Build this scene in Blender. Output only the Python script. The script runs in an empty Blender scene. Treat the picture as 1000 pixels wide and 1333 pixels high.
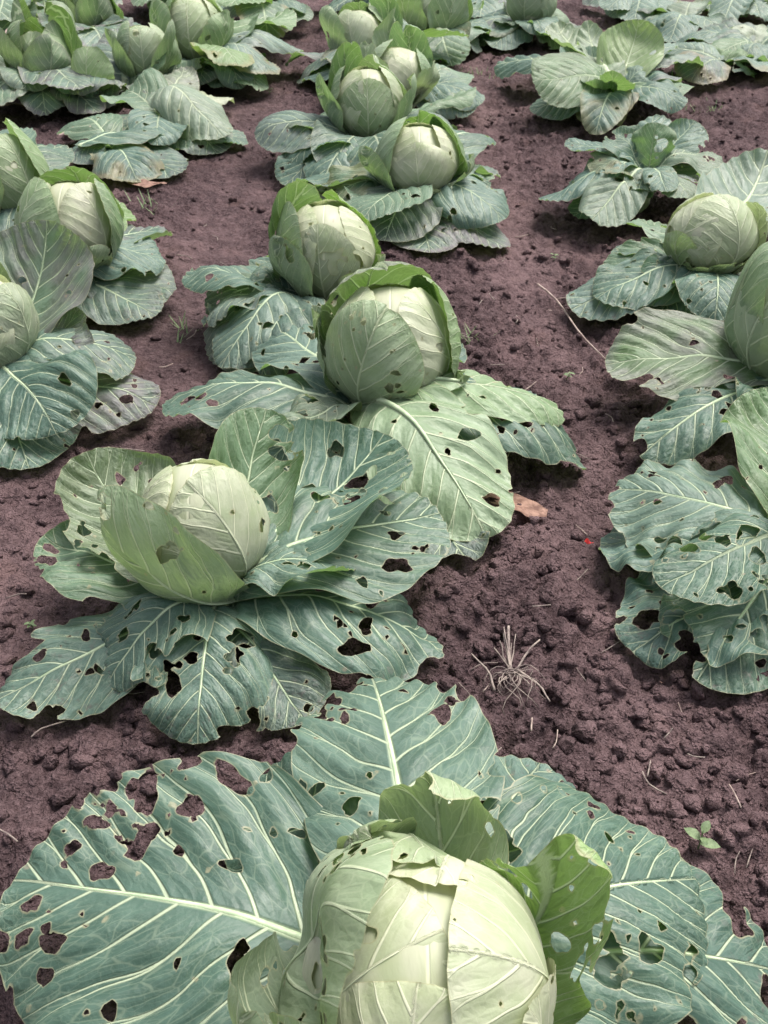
import bpy, math, random
import numpy as np

# ------------------------------------------------------------------ camera, sky, sun, exposure
SC = bpy.context.scene
COL = SC.collection
H, PITCH, FPX = 1.0, math.radians(36.4), 1308.0        # camera height (m), downward tilt, focal length in 1333-high pixels
cam = bpy.data.cameras.new('camera')
cam.sensor_fit = 'VERTICAL'
cam.sensor_height = 36.0
cam.lens = 36.0 * FPX / 1333.0
cam.clip_start, cam.clip_end = 0.05, 500.0
cam.dof.use_dof = True
cam.dof.focus_distance = 1.15
cam.dof.aperture_fstop = 22.0
camo = bpy.data.objects.new('camera', cam)
camo.location = (0, 0, H)
camo.rotation_euler = (math.pi / 2 - PITCH, 0, 0)
COL.objects.link(camo)
SC.camera = camo

SUN_EL, SUN_AZ = math.radians(62), math.radians(48)    # azimuth measured from +x, counter-clockwise
world = bpy.data.worlds.new('World')
SC.world = world
world.use_nodes = True
wn, wl = world.node_tree.nodes, world.node_tree.links
sky = wn.new('ShaderNodeTexSky')
sky.sky_type = 'NISHITA'
sky.sun_disc = False
sky.sun_elevation = SUN_EL
sky.sun_rotation = math.pi / 2 - SUN_AZ
sky.dust_density = 4.0
hs = wn.new('ShaderNodeHueSaturation')                   # a thin cloud veil: the sky is nearly white
hs.inputs['Saturation'].default_value = 0.35
wl.new(sky.outputs[0], hs.inputs['Color'])
wl.new(hs.outputs[0], wn['Background'].inputs['Color'])
wn['Background'].inputs['Strength'].default_value = 0.066
sun = bpy.data.lights.new('sun', 'SUN')
sun.energy = 1.5
sun.angle = math.radians(32)
sun.color = (1.0, 0.95, 0.88)
suno = bpy.data.objects.new('sun', sun)
COL.objects.link(suno)
suno.rotation_euler = (0, math.pi / 2 - SUN_EL, SUN_AZ)
SC.view_settings.view_transform = 'Standard'
SC.view_settings.look = 'None'
SC.view_settings.exposure = 1.96
SC.view_settings.gamma = 1.0
SC.render.engine = 'CYCLES'
SC.cycles.use_denoising = True
SC.cycles.max_bounces = 5
SC.cycles.diffuse_bounces = 3
SC.cycles.glossy_bounces = 2
SC.cycles.transmission_bounces = 3
SC.cycles.use_adaptive_sampling = True
SC.cycles.adaptive_threshold = 0.02
SC.cycles.caustics_reflective = SC.cycles.caustics_refractive = False

# ------------------------------------------------------------------ small maths helpers
CP, SP = math.cos(PITCH), math.sin(PITCH)


def at(px, py, z=0.0):
    """World point at height z (m) that lies behind a spot of the 1000 x 1333 photograph."""
    u, v = (px - 500.0) / FPX, (py - 666.5) / FPX
    d = (H - z) / (SP + v * CP)
    return np.array([u * d, d * (CP - v * SP), z])


def vnoise(x, y, seed=0):
    xi, yi = np.floor(x).astype(np.int64), np.floor(y).astype(np.int64)
    fx, fy = x - xi, y - yi
    fx, fy = fx * fx * (3 - 2 * fx), fy * fy * (3 - 2 * fy)

    def h(a, b):
        n = (a * 374761393 + b * 668265263 + seed * 974634777) & 0xffffffff
        n = ((n ^ (n >> 13)) * 1274126177) & 0xffffffff
        return ((n ^ (n >> 16)) & 0xffff) / 32767.5 - 1.0
    a = h(xi, yi) * (1 - fx) + h(xi + 1, yi) * fx
    b = h(xi, yi + 1) * (1 - fx) + h(xi + 1, yi + 1) * fx
    return a * (1 - fy) + b * fy


def fbm(x, y, seed=0, octv=4):
    s, a = 0.0, 1.0
    for o in range(octv):
        s = s + a * vnoise(x * 2 ** o + 13.7 * o, y * 2 ** o - 7.1 * o, seed + o)
        a *= 0.5
    return s


def sstep(a, b, x):
    t = np.clip((x - a) / (b - a), 0, 1)
    return t * t * (3 - 2 * t)


def hash01(a, b, seed):
    n = (a * 374761393 + b * 668265263 + seed * 974634777) & 0xffffffff
    n = ((n ^ (n >> 13)) * 1274126177) & 0xffffffff
    return ((n ^ (n >> 16)) & 0xffff) / 65535.0


def clods(x, y, s, seed, fill):
    """Height of half-buried lumps of about s metres scattered over the plane."""
    wx = x + 0.22 * s * vnoise(x / s * 2.3, y / s * 2.3, seed + 5)
    wy = y + 0.22 * s * vnoise(x / s * 2.3 + 40, y / s * 2.3, seed + 6)
    cx, cy = np.floor(wx / s).astype(np.int64), np.floor(wy / s).astype(np.int64)
    out = np.zeros_like(x)
    for i in (-1, 0, 1):
        for j in (-1, 0, 1):
            a, b = cx + i, cy + j
            r = s * (0.22 + 0.45 * hash01(a, b, seed)) * (hash01(a, b, seed + 3) < fill)
            dx = (a + hash01(a, b, seed + 1)) * s - wx
            dy = (b + hash01(a, b, seed + 2)) * s - wy
            q = r * r - dx * dx - dy * dy
            out = np.maximum(out, np.sqrt(np.maximum(q, 0)) * 0.75)
    return out


def row_x(y):
    return 0.0 * y


def rough(x, y):
    """How cloddy the soil is: trodden flat in the aisle left of the middle row, loose elsewhere."""
    lane = np.exp(-((x + 0.50 + 0.05 * np.sin(y * 1.7)) / 0.17) ** 2)
    lane2 = 0.30 * np.exp(-((x - 0.34 + 0.03 * np.sin(y * 2.1 + 1)) / 0.07) ** 2)
    k = 1.0 - 0.72 * lane - lane2 + 0.2 * vnoise(x * 3, y * 3, 77)
    return np.clip(k, 0.18, 1.15)


def gz_low(x, y):
    x, y = np.asarray(x, float), np.asarray(y, float)
    return 0.012 * vnoise(x * 1.6, y * 1.6, 3) + 0.010 * np.cos(x / 0.83 * 2 * math.pi) - 0.012


def gz(x, y, detail=True):
    x, y = np.asarray(x, float), np.asarray(y, float)
    z = gz_low(x, y)
    k = rough(x, y)
    z = z + 0.008 * k * fbm(x * 9, y * 9, 21, 3)
    if detail:
        c = clods(x, y, 0.075, 11, 0.35) * 0.75
        c = np.maximum(c, clods(x, y, 0.042, 12, 0.6) * 0.9)
        c2 = np.maximum(clods(x, y, 0.022, 13, 0.75), clods(x + 3, y, 0.030, 14, 0.5))
        c3 = clods(x, y, 0.012, 15, 0.85)
        z = z + k * (0.85 * c + 0.95 * c2) + (0.4 + 0.6 * k) * c3 + 0.0018 * fbm(x * 120, y * 120, 31, 2)
    return z


# ------------------------------------------------------------------ material helpers
def mat(name):
    m = bpy.data.materials.new(name)
    m.use_nodes = True
    n = m.node_tree.nodes
    n.clear()
    return m, n, m.node_tree.links


class G:
    """Tiny helper to write node maths."""
    def __init__(self, n, l):
        self.n, self.l = n, l

    def put(self, sock, v):
        if isinstance(v, bpy.types.NodeSocket):
            self.l.new(v, sock)
        else:
            sock.default_value = v

    def m(self, op, a, b=0.0, c=0.0, clamp=False):
        k = self.n.new('ShaderNodeMath')
        k.operation, k.use_clamp = op, clamp
        for i, v in enumerate((a, b, c)):
            self.put(k.inputs[i], v)
        return k.outputs[0]

    def ss(self, a, b, x):
        k = self.n.new('ShaderNodeMapRange')
        k.interpolation_type = 'SMOOTHSTEP'
        self.put(k.inputs['Value'], x)
        self.put(k.inputs['From Min'], a)
        self.put(k.inputs['From Max'], b)
        k.inputs['To Min'].default_value, k.inputs['To Max'].default_value = 0.0, 1.0
        return k.outputs['Result']

    def mix(self, f, a, b):
        k = self.n.new('ShaderNodeMix')
        k.data_type = 'RGBA'
        self.put(k.inputs[0], f)
        for s, v in ((6, a), (7, b)):
            self.put(k.inputs[s], v if isinstance(v, bpy.types.NodeSocket) else (*v, 1.0))
        return k.outputs[2]

    def attr(self, name, kind='GEOMETRY'):
        k = self.n.new('ShaderNodeAttribute')
        k.attribute_name, k.attribute_type = name, kind
        return k

    def sep(self, v):
        k = self.n.new('ShaderNodeSeparateXYZ')
        self.l.new(v, k.inputs[0])
        return k.outputs

    def comb(self, x, y, z=0.0):
        k = self.n.new('ShaderNodeCombineXYZ')
        for i, v in enumerate((x, y, z)):
            self.put(k.inputs[i], v)
        return k.outputs[0]

    def noise(self, vec, scale, detail=3.0, rough=0.55, dim='3D'):
        k = self.n.new('ShaderNodeTexNoise')
        k.noise_dimensions = dim
        self.put(k.inputs['Vector'], vec)
        k.inputs['Scale'].default_value = scale
        k.inputs['Detail'].default_value = detail
        k.inputs['Roughness'].default_value = rough
        return k.outputs['Fac']

    def voro(self, vec, scale, feature='DISTANCE_TO_EDGE', rnd=1.0):
        k = self.n.new('ShaderNodeTexVoronoi')
        k.feature = feature
        self.put(k.inputs['Vector'], vec)
        k.inputs['Scale'].default_value = scale
        k.inputs['Randomness'].default_value = rnd
        return k.outputs['Distance']

    def bump(self, h, dist, strength=1.0, normal=None):
        k = self.n.new('ShaderNodeBump')
        k.inputs['Strength'].default_value = strength
        k.inputs['Distance'].default_value = dist
        self.l.new(h, k.inputs['Height'])
        if normal:
            self.l.new(normal, k.inputs['Normal'])
        return k.outputs[0]


def soil_material(name, k=1.0):
    m, n, l = mat(name)
    g = G(n, l)
    geo = n.new('ShaderNodeNewGeometry')
    P = geo.outputs['Position']
    big = g.noise(P, 2.2, 4, 0.6)
    mid = g.noise(P, 17, 4, 0.65)
    fine = g.noise(P, 130, 4, 0.7)
    grit = g.voro(P, 260, 'F1')
    dry = g.ss(0.40, 0.66, g.m('ADD', g.m('MULTIPLY', big, 0.55), g.m('MULTIPLY', mid, 0.45)))
    sx = g.m('ABSOLUTE', g.m('ADD', g.m('SUBTRACT', g.sep(P)[0], 0.34), g.m('MULTIPLY', g.m('SUBTRACT', big, 0.5), 0.3)))
    dry = g.m('MINIMUM', g.m('ADD', dry, g.m('MULTIPLY', g.ss(0.13, 0.03, sx), 0.45)), 1.0)     # a trodden, sun-dried strip
    c = g.mix(dry, (0.038 * k, 0.0235 * k, 0.0260 * k), (0.134 * k, 0.087 * k, 0.090 * k))
    c = g.mix(g.ss(0.35, 0.75, fine), c, g.mix(0.5, c, (0.180 * k, 0.124 * k, 0.130 * k)))
    c = g.mix(g.m('MULTIPLY', g.ss(0.30, 0.12, fine), 0.7), c, (0.020, 0.012, 0.014))
    c = g.mix(g.m('MULTIPLY', g.ss(0.60, 0.74, g.noise(P, 7.0, 2)), 0.35), c, (0.125, 0.075, 0.068))
    b = n.new('ShaderNodeBsdfPrincipled')
    l.new(c, b.inputs['Base Color'])
    b.inputs['Roughness'].default_value = 0.95
    b.inputs['Specular IOR Level'].default_value = 0.12
    h = g.m('ADD', g.m('MULTIPLY', fine, 1.0), g.m('MULTIPLY', grit, 0.35))
    lump = g.m('SUBTRACT', g.noise(P, 52, 3, 0.6), g.m('MULTIPLY', g.voro(P, 48, 'F1'), 0.8))
    l.new(g.bump(h, 0.008, 1.0, g.bump(lump, 0.014, 0.8)), b.inputs['Normal'])
    o = n.new('ShaderNodeOutputMaterial')
    l.new(b.outputs[0], o.inputs[0])
    return m


def leaf_material():
    """One cabbage-leaf skin. Mesh attributes: lf = (x/L, y/L, distance to margin in cm), vn = (side-vein phase, |x|/half width, seed).
    Object properties: pale (blanched), purple (anthocyanin), yel (yellow green)."""
    m, n, l = mat('cabbage_leaf')
    g = G(n, l)
    lf = g.sep(g.attr('lf').outputs['Vector'])
    vn = g.sep(g.attr('vn').outputs['Vector'])
    pale = g.attr('pale', 'OBJECT').outputs['Fac']
    purple = g.attr('purple', 'OBJECT').outputs['Fac']
    yel = g.attr('yel', 'OBJECT').outputs['Fac']
    blue = g.attr('blue', 'OBJECT').outputs['Fac']
    x, y, e = lf
    ph, rho, seed = vn
    flat = g.comb(x, y, seed)
    # midrib
    mw = g.m('MULTIPLY_ADD', g.m('POWER', g.m('MAXIMUM', y, 0.0), 0.6), -0.0275, 0.031)
    mw = g.m('MAXIMUM', mw, 0.003)
    ax = g.m('ABSOLUTE', x)
    mid = g.ss(mw, g.m('MULTIPLY', mw, 0.30), ax)
    # side veins, each forking once on the way to the margin
    fl = g.m('FLOOR', ph)
    fr = g.m('ABSOLUTE', g.m('SUBTRACT', g.m('FRACT', ph), 0.5))
    wn_ = n.new('ShaderNodeTexWhiteNoise')
    wn_.noise_dimensions = '2D'
    l.new(g.comb(fl, seed), wn_.inputs['Vector'])
    hsh = wn_.outputs['Value']
    r0 = g.m('MULTIPLY_ADD', hsh, 0.45, 0.18)
    dl = g.m('MINIMUM', g.m('MULTIPLY', g.m('MAXIMUM', g.m('SUBTRACT', rho, r0), 0.0), 0.42), 0.27)
    d1 = g.m('ABSOLUTE', g.m('SUBTRACT', fr, dl))
    vw = g.m('MULTIPLY_ADD', g.m('POWER', g.m('MAXIMUM', rho, 0.0), 0.6), -0.074, 0.096)
    vw = g.m('MAXIMUM', vw, 0.026)
    lat = g.ss(vw, g.m('MULTIPLY', vw, 0.3), d1)
    lat = g.m('MULTIPLY', lat, g.m('MULTIPLY_ADD', g.ss(0.55, 1.0, rho), -0.45, 1.0))
    # net of small veins between them
    warp = g.m('MULTIPLY', g.m('SUBTRACT', g.noise(flat, 9, 2), 0.5), 0.9)
    vec = g.comb(g.m('ADD', g.m('MULTIPLY', ph, 2.9), warp), g.m('ADD', g.m('MULTIPLY', rho, 6.5), warp), seed)
    vor = g.voro(vec, 1.0)
    v1 = g.ss(0.055, 0.010, vor)
    v2 = g.ss(0.075, 0.015, g.voro(vec, 2.6))
    net = g.m('MAXIMUM', g.m('MULTIPLY', v1, 0.19), g.m('MULTIPLY', v2, 0.10))
    net = g.m('MULTIPLY', net, g.ss(0.02, 0.2, rho))
    vein = g.m('MAXIMUM', g.m('MAXIMUM', mid, lat), net)
    # skin colours
    cl = g.noise(flat, 3.2, 4, 0.6)
    cl2 = g.noise(flat, 16, 3, 0.6)
    geo = n.new('ShaderNodeNewGeometry')
    back = geo.outputs['Backfacing']
    top = g.mix(g.ss(0.36, 0.66, cl), (0.024, 0.058, 0.030), (0.068, 0.134, 0.084))
    top = g.mix(g.m('MULTIPLY', g.ss(0.40, 0.68, cl2), 0.30), top, (0.108, 0.196, 0.148))
    top = g.mix(blue, top, g.mix(0.75, top, (0.066, 0.134, 0.118)))
    bloom = g.attr('bloom', 'OBJECT').outputs['Fac']
    top = g.mix(g.m('MULTIPLY', bloom, g.m('MULTIPLY_ADD', g.ss(0.3, 0.7, cl), 0.6, 0.4)), top, (0.180, 0.252, 0.215))
    und = g.mix(g.ss(0.35, 0.66, cl), (0.130, 0.215, 0.110), (0.215, 0.310, 0.190))
    skin = g.mix(back, top, und)
    skin = g.mix(pale, skin, g.mix(g.ss(0.36, 0.64, g.noise(flat, 5, 3)), (0.430, 0.475, 0.300), (0.560, 0.565, 0.425)))
    skin = g.mix(yel, skin, (0.230, 0.350, 0.075))
    pm = g.m('ADD', g.ss(3.6, 0.0, e), g.m('MULTIPLY', g.ss(0.42, 0.62, g.noise(flat, 2.6, 3)), 0.6))
    pm = g.m('MULTIPLY', g.m('MINIMUM', pm, 1.0), purple)
    skin = g.mix(g.m('MULTIPLY', pm, 0.85), skin, (0.150, 0.116, 0.145))
    vcol = g.mix(pale, g.mix(back, (0.480, 0.560, 0.380), (0.500, 0.580, 0.380)), (0.680, 0.680, 0.510))
    col = g.mix(g.m('MULTIPLY', vein, 0.86), skin, vcol)
    # old scars: tan corky specks, pale chewed rims
    sc = g.ss(0.13, 0.05, g.voro(flat, 9.0, 'F1'))
    sc = g.m('MULTIPLY', sc, g.ss(0.56, 0.62, g.noise(flat, 4.3, 1)))
    col = g.mix(g.m('MULTIPLY', sc, 0.6), col, (0.33, 0.26, 0.19))
    rim = g.ss(0.16, 0.02, g.m('ADD', e, g.m('MULTIPLY', g.m('SUBTRACT', cl2, 0.5), 0.2)))
    col = g.mix(g.m('MULTIPLY', rim, 0.55), col, (0.40, 0.36, 0.22))
    old = g.attr('old', 'OBJECT').outputs['Fac']
    om = g.m('MULTIPLY', old, g.ss(3.2, 0.2, g.m('ADD', e, g.m('MULTIPLY', g.m('SUBTRACT', cl, 0.5), 9.0))))
    col = g.mix(g.m('MULTIPLY', om, 0.75), col, g.mix(cl2, (0.30, 0.26, 0.09), (0.26, 0.17, 0.10)))
    # soil splashed on old leaves near the ground
    dirt = g.m('MULTIPLY', g.ss(0.53, 0.70, g.noise(flat, 24, 4, 0.7)), g.ss(0.09, 0.01, g.sep(geo.outputs['Position'])[2]))
    col = g.mix(g.m('MULTIPLY', dirt, 0.6), col, (0.14, 0.10, 0.10))
    b = n.new('ShaderNodeBsdfPrincipled')
    l.new(col, b.inputs['Base Color'])
    l.new(g.m('MULTIPLY_ADD', cl2, 0.35, 0.34), b.inputs['Roughness'])
    b.inputs['Specular IOR Level'].default_value = 0.5
    hgt = g.m('ADD', g.m('MULTIPLY', g.m('MAXIMUM', mid, lat), -0.6), g.m('MULTIPLY', g.ss(0.0, 0.5, vor), 0.28))
    hgt = g.m('ADD', hgt, g.m('MULTIPLY', g.noise(flat, 60, 2), 0.25))
    hgt = g.m('MULTIPLY', hgt, g.m('MULTIPLY_ADD', pale, -0.72, 1.0))
    nrm = g.bump(hgt, 0.0042, 0.75)
    l.new(nrm, b.inputs['Normal'])
    t = n.new('ShaderNodeBsdfTranslucent')
    l.new(g.mix(0.55, col, g.mix(pale, (0.22, 0.42, 0.03), (0.55, 0.62, 0.22))), t.inputs['Color'])
    l.new(nrm, t.inputs['Normal'])
    mx = n.new('ShaderNodeMixShader')
    mx.inputs[0].default_value = 0.30
    l.new(b.outputs[0], mx.inputs[1])
    l.new(t.outputs[0], mx.inputs[2])
    o = n.new('ShaderNodeOutputMaterial')
    l.new(mx.outputs[0], o.inputs[0])
    return m


def plain_material(name, c1, c2, scale=30.0, roughness=0.8, trans=0.0):
    m, n, l = mat(name)
    g = G(n, l)
    tc = n.new('ShaderNodeTexCoord')
    f = g.ss(0.35, 0.65, g.noise(tc.outputs['Object'], scale, 4, 0.65))
    c = g.mix(f, c1, c2)
    b = n.new('ShaderNodeBsdfPrincipled')
    l.new(c, b.inputs['Base Color'])
    b.inputs['Roughness'].default_value = roughness
    l.new(g.bump(g.noise(tc.outputs['Object'], scale * 5, 3), 0.002, 0.6), b.inputs['Normal'])
    out = b.outputs[0]
    if trans:
        t = n.new('ShaderNodeBsdfTranslucent')
        l.new(c, t.inputs['Color'])
        mx = n.new('ShaderNodeMixShader')
        mx.inputs[0].default_value = trans
        l.new(out, mx.inputs[1])
        l.new(t.outputs[0], mx.inputs[2])
        out = mx.outputs[0]
    o = n.new('ShaderNodeOutputMaterial')
    l.new(out, o.inputs[0])
    return m


M_SOIL = soil_material('soil')
M_CLOD = soil_material('soil_clod', 1.08)
M_LEAF = leaf_material()
M_STRAW = plain_material('straw', (0.12, 0.09, 0.085), (0.27, 0.22, 0.19), 60)
M_TWIG = plain_material('twig', (0.22, 0.16, 0.14), (0.38, 0.30, 0.26), 40)
M_DEAD = plain_material('dead_leaf', (0.13, 0.06, 0.042), (0.34, 0.20, 0.15), 45, 0.7, 0.25)
M_DEADP = plain_material('withered_leaf', (0.34, 0.24, 0.22), (0.52, 0.42, 0.36), 14, 0.7, 0.2)
M_WEED = plain_material('weed', (0.08, 0.13, 0.05), (0.20, 0.27, 0.13), 40, 0.6, 0.25)
M_RED = plain_material('red_plastic', (0.55, 0.03, 0.03), (0.62, 0.05, 0.05), 20, 0.4)
def rib_material():
    m, n, l = mat('midrib')
    g = G(n, l)
    tc = n.new('ShaderNodeTexCoord')
    f = g.ss(0.35, 0.65, g.noise(tc.outputs['Object'], 45, 3))
    pale = g.attr('pale', 'OBJECT').outputs['Fac']
    c = g.mix(f, (0.30, 0.40, 0.24), (0.44, 0.52, 0.34))
    c = g.mix(pale, c, (0.54, 0.57, 0.40))
    b = n.new('ShaderNodeBsdfPrincipled')
    l.new(c, b.inputs['Base Color'])
    b.inputs['Roughness'].default_value = 0.55
    o = n.new('ShaderNodeOutputMaterial')
    l.new(b.outputs[0], o.inputs[0])
    return m


M_RIB = rib_material()
M_STEM = plain_material('stem', (0.30, 0.36, 0.22), (0.42, 0.46, 0.30), 25, 0.6)


# ------------------------------------------------------------------ mesh helpers
def mesh_from(name, V, F, material, attrs=None, smooth=True):
    me = bpy.data.meshes.new(name)
    V = np.asarray(V, np.float32)
    F = np.asarray(F, np.int32)
    k = F.shape[1]
    me.vertices.add(len(V))
    me.vertices.foreach_set('co', V.ravel())
    me.loops.add(F.size)
    me.loops.foreach_set('vertex_index', F.ravel())
    me.polygons.add(len(F))
    me.polygons.foreach_set('loop_start', np.arange(0, F.size, k, dtype=np.int32))
    me.polygons.foreach_set('use_smooth', np.full(len(F), smooth))
    me.update(calc_edges=True)
    for a, d in (attrs or {}).items():
        at_ = me.attributes.new(a, 'FLOAT_VECTOR', 'POINT')
        at_.data.foreach_set('vector', np.asarray(d, np.float32).ravel())
    me.materials.append(material)
    return me


def link(name, data, parent=None, loc=(0, 0, 0), **props):
    o = bpy.data.objects.new(name, data)
    o.location = loc
    COL.objects.link(o)
    if parent is not None:
        o.parent = parent
    for k, v in props.items():
        o[k] = v
    return o


def ico(sub):
    import bmesh
    bm = bmesh.new()
    bmesh.ops.create_icosphere(bm, subdivisions=sub, radius=1.0)
    V = np.array([v.co[:] for v in bm.verts])
    F = np.array([[v.index for v in f.verts] for f in bm.faces])
    bm.free()
    return V, F


def tube(P, R, seg=6):
    """Tapered tube along the points P with radii R."""
    P = np.asarray(P, float)
    T = np.gradient(P, axis=0)
    T /= np.linalg.norm(T, axis=1)[:, None] + 1e-9
    up = np.array([0.3, 0.2, 0.93])
    B = np.cross(T, up)
    B /= np.linalg.norm(B, axis=1)[:, None] + 1e-9
    N = np.cross(B, T)
    a = np.linspace(0, 2 * math.pi, seg, endpoint=False)
    V = (P[:, None] + np.asarray(R)[:, None, None] * (np.cos(a)[None, :, None] * B[:, None] + np.sin(a)[None, :, None] * N[:, None])).reshape(-1, 3)
    F = []
    for i in range(len(P) - 1):
        for j in range(seg):
            k = (j + 1) % seg
            F.append([i * seg + j, i * seg + k, (i + 1) * seg + k])
            F.append([i * seg + j, (i + 1) * seg + k, (i + 1) * seg + j])
    n = len(P) * seg
    V = np.vstack([V, P[:1], P[-1:]])
    for j in range(seg):
        k = (j + 1) % seg
        F.append([n, k, j])
        F.append([n + 1, (len(P) - 1) * seg + j, (len(P) - 1) * seg + k])
    return V, np.array(F)


# ------------------------------------------------------------------ the ground
def spaced(a, b, d0, grow):
    out, d = [a], d0
    s = 1 if b > a else -1
    while (out[-1] - b) * s < 0:
        out.append(out[-1] + s * d)
        d *= grow
    return out


xs = np.array(spaced(-1.25, -60, 0.0056, 1.035)[:0:-1] + list(np.arange(-1.25, 1.25, 0.0056)) + spaced(1.25, 60, 0.0056, 1.035))
ys = np.array(spaced(0.35, -30, 0.006, 1.09)[:0:-1] + list(np.arange(0.35, 1.7, 0.0056)) + spaced(1.7, 9, 0.0056, 1.0065) + spaced(9.3, 90, 0.3, 1.12))
gx, gy = np.meshgrid(xs, ys)
zz = gz(gx, gy)
far = np.maximum(sstep(6.5, 9, gy), sstep(3.0, 6.0, np.abs(gx)))
zz = zz * (1 - far) + far * (gz_low(gx, gy) + 0.01)
nx, ny = len(xs), len(ys)
idx = np.arange(nx * ny).reshape(ny, nx)
gq = np.stack([idx[:-1, :-1], idx[:-1, 1:], idx[1:, 1:], idx[1:, :-1]], -1).reshape(-1, 4)
link('ground', mesh_from('ground', np.stack([gx, gy, zz], -1).reshape(-1, 3), gq, M_SOIL), kind='structure')


def clod_mesh(rng, sub):
    V, F = ICO[sub]
    o = rng.uniform(0, 50, 3)
    d = 1 + 0.42 * vnoise(V[:, 0] * 1.7 + o[0], V[:, 1] * 1.7 + V[:, 2] * 1.5 + o[1], 3) + 0.30 * vnoise(V[:, 0] * 3.4 + V[:, 2] * 2.9 + o[2], V[:, 1] * 3.4 - V[:, 2] * 2.4, 9)
    V = V * d[:, None] * np.array([1, rng.uniform(0.6, 1.0), rng.uniform(0.5, 0.85)])
    a = rng.uniform(0, 6.28)
    c, s = math.cos(a), math.sin(a)
    return V @ np.array([[c, s, 0], [-s, c, 0], [0, 0, 1]]), F


ICO = {1: ico(1), 2: ico(2), 3: ico(3)}
rng = np.random.default_rng(5)
cy = 0.55 + 4.2 * rng.random(19500) ** 1.5
cx = rng.uniform(-1, 1, 19500) * (0.42 * cy + 0.45)
cr = 0.0022 + 0.0140 * rng.random(19500) ** 3.6
keep = (rng.random(19500) < rough(cx, cy)) & ((cy < 2.2) | (cr > 0.0045))
cx, cy, cr = cx[keep], cy[keep], cr[keep]
cz = gz(cx, cy)
VV, FF, nv = [], [], 0
for x, y, z, r in zip(cx, cy, cz, cr):
    V, F = clod_mesh(rng, 2 if r > 0.006 and y < 1.9 else 1)
    VV.append(V * r + np.array([x, y, z + rng.uniform(-0.25, 0.25) * r]))
    FF.append(F + nv)
    nv += len(V)
link('soil_crumbs', mesh_from('soil_crumbs', np.vstack(VV), np.vstack(FF), M_CLOD), kind='stuff',
     label='loose crumbs of purple-brown soil scattered between the rows', category='soil')


# ------------------------------------------------------------------ leaves
def half_width(u, base=0.2, peak=0.58, sharp=1.05):
    """Half width (0..1) of a cabbage leaf along its length u = 0..1."""
    lo = base + (1 - base) * np.sin(np.clip(u / peak, 0, 1) * math.pi / 2) ** sharp
    hi = np.sqrt(np.clip(1 - ((u - peak) / (1 - peak)) ** 2, 0, 1))
    return np.where(u < peak, lo, hi)


def clip_mesh(P, T, D):
    """Keep the part of a flat triangle mesh where D > 0, cutting triangles along D = 0. Returns points, triangles."""
    n = len(P)
    ins = D > 0
    cnt = ins[T].sum(1)
    full = T[cnt == 3]
    new_e = []

    def edge(a, b):
        lo, hi = np.minimum(a, b), np.maximum(a, b)
        return lo * n + hi
    t1 = T[cnt == 1]
    r = np.argmax(ins[t1], 1) if len(t1) else np.zeros(0, int)
    t1 = np.stack([t1[np.arange(len(t1)), (r + k) % 3] for k in range(3)], 1) if len(t1) else t1.reshape(0, 3)
    t2 = T[cnt == 2]
    r = np.argmin(ins[t2], 1) if len(t2) else np.zeros(0, int)
    t2 = np.stack([t2[np.arange(len(t2)), (r + k) % 3] for k in range(3)], 1) if len(t2) else t2.reshape(0, 3)
    e = [edge(t1[:, 0], t1[:, 1]), edge(t1[:, 0], t1[:, 2]), edge(t2[:, 0], t2[:, 1]), edge(t2[:, 0], t2[:, 2])]
    allE = np.concatenate(e)
    U, inv = np.unique(allE, return_inverse=True)
    lo, hi = U // n, U % n
    w = D[lo] / (D[lo] - D[hi] + 1e-12)
    NP = P[lo] + (P[hi] - P[lo]) * w[:, None]
    c = np.cumsum([0] + [len(k) for k in e])
    i0, i1, i2, i3 = (inv[c[k]:c[k + 1]] + n for k in range(4))
    tris = np.vstack([full, np.stack([t1[:, 0], i0, i1], 1),
                      np.stack([i2, t2[:, 1], t2[:, 2]], 1), np.stack([i2, t2[:, 2], i3], 1)])
    AP = np.vstack([P, NP])
    AD = np.concatenate([D, np.zeros(len(NP))])
    # drop scraps that are not connected with the petiole
    lab = np.arange(len(AP))
    for _ in range(400):
        m = np.minimum(np.minimum(lab[tris[:, 0]], lab[tris[:, 1]]), lab[tris[:, 2]])
        old = lab.copy()
        for k in range(3):
            np.minimum.at(lab, tris[:, k], m)
        lab = lab[lab]
        if (lab == old).all():
            break
    if len(tris):
        big = np.bincount(lab[tris[:, 0]]).argmax()
        tris = tris[lab[tris[:, 0]] == big]
    used = np.unique(tris)
    remap = np.zeros(len(AP), int)
    remap[used] = np.arange(len(used))
    return AP[used], remap[tris], AD[used]


def arc2(a, k1, x0, k2):
    """Cross-section of a leaf half: curvature k1 up to x0, then k2. Returns sideways and upward position."""
    k1 = np.where(np.abs(k1) < 1e-3, 1e-3, k1)
    k2 = np.where(np.abs(k2) < 1e-3, 1e-3, k2)
    a1 = np.minimum(a, x0)
    s, h = np.sin(k1 * a1) / k1, (1 - np.cos(k1 * a1)) / k1
    b = np.maximum(a - x0, 0)
    f = k1 * x0
    s2 = (np.sin(f + k2 * b) - np.sin(f)) / k2
    h2 = (np.cos(f) - np.cos(f + k2 * b)) / k2
    return s + s2, h + h2


LEAF_N = [0]


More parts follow.
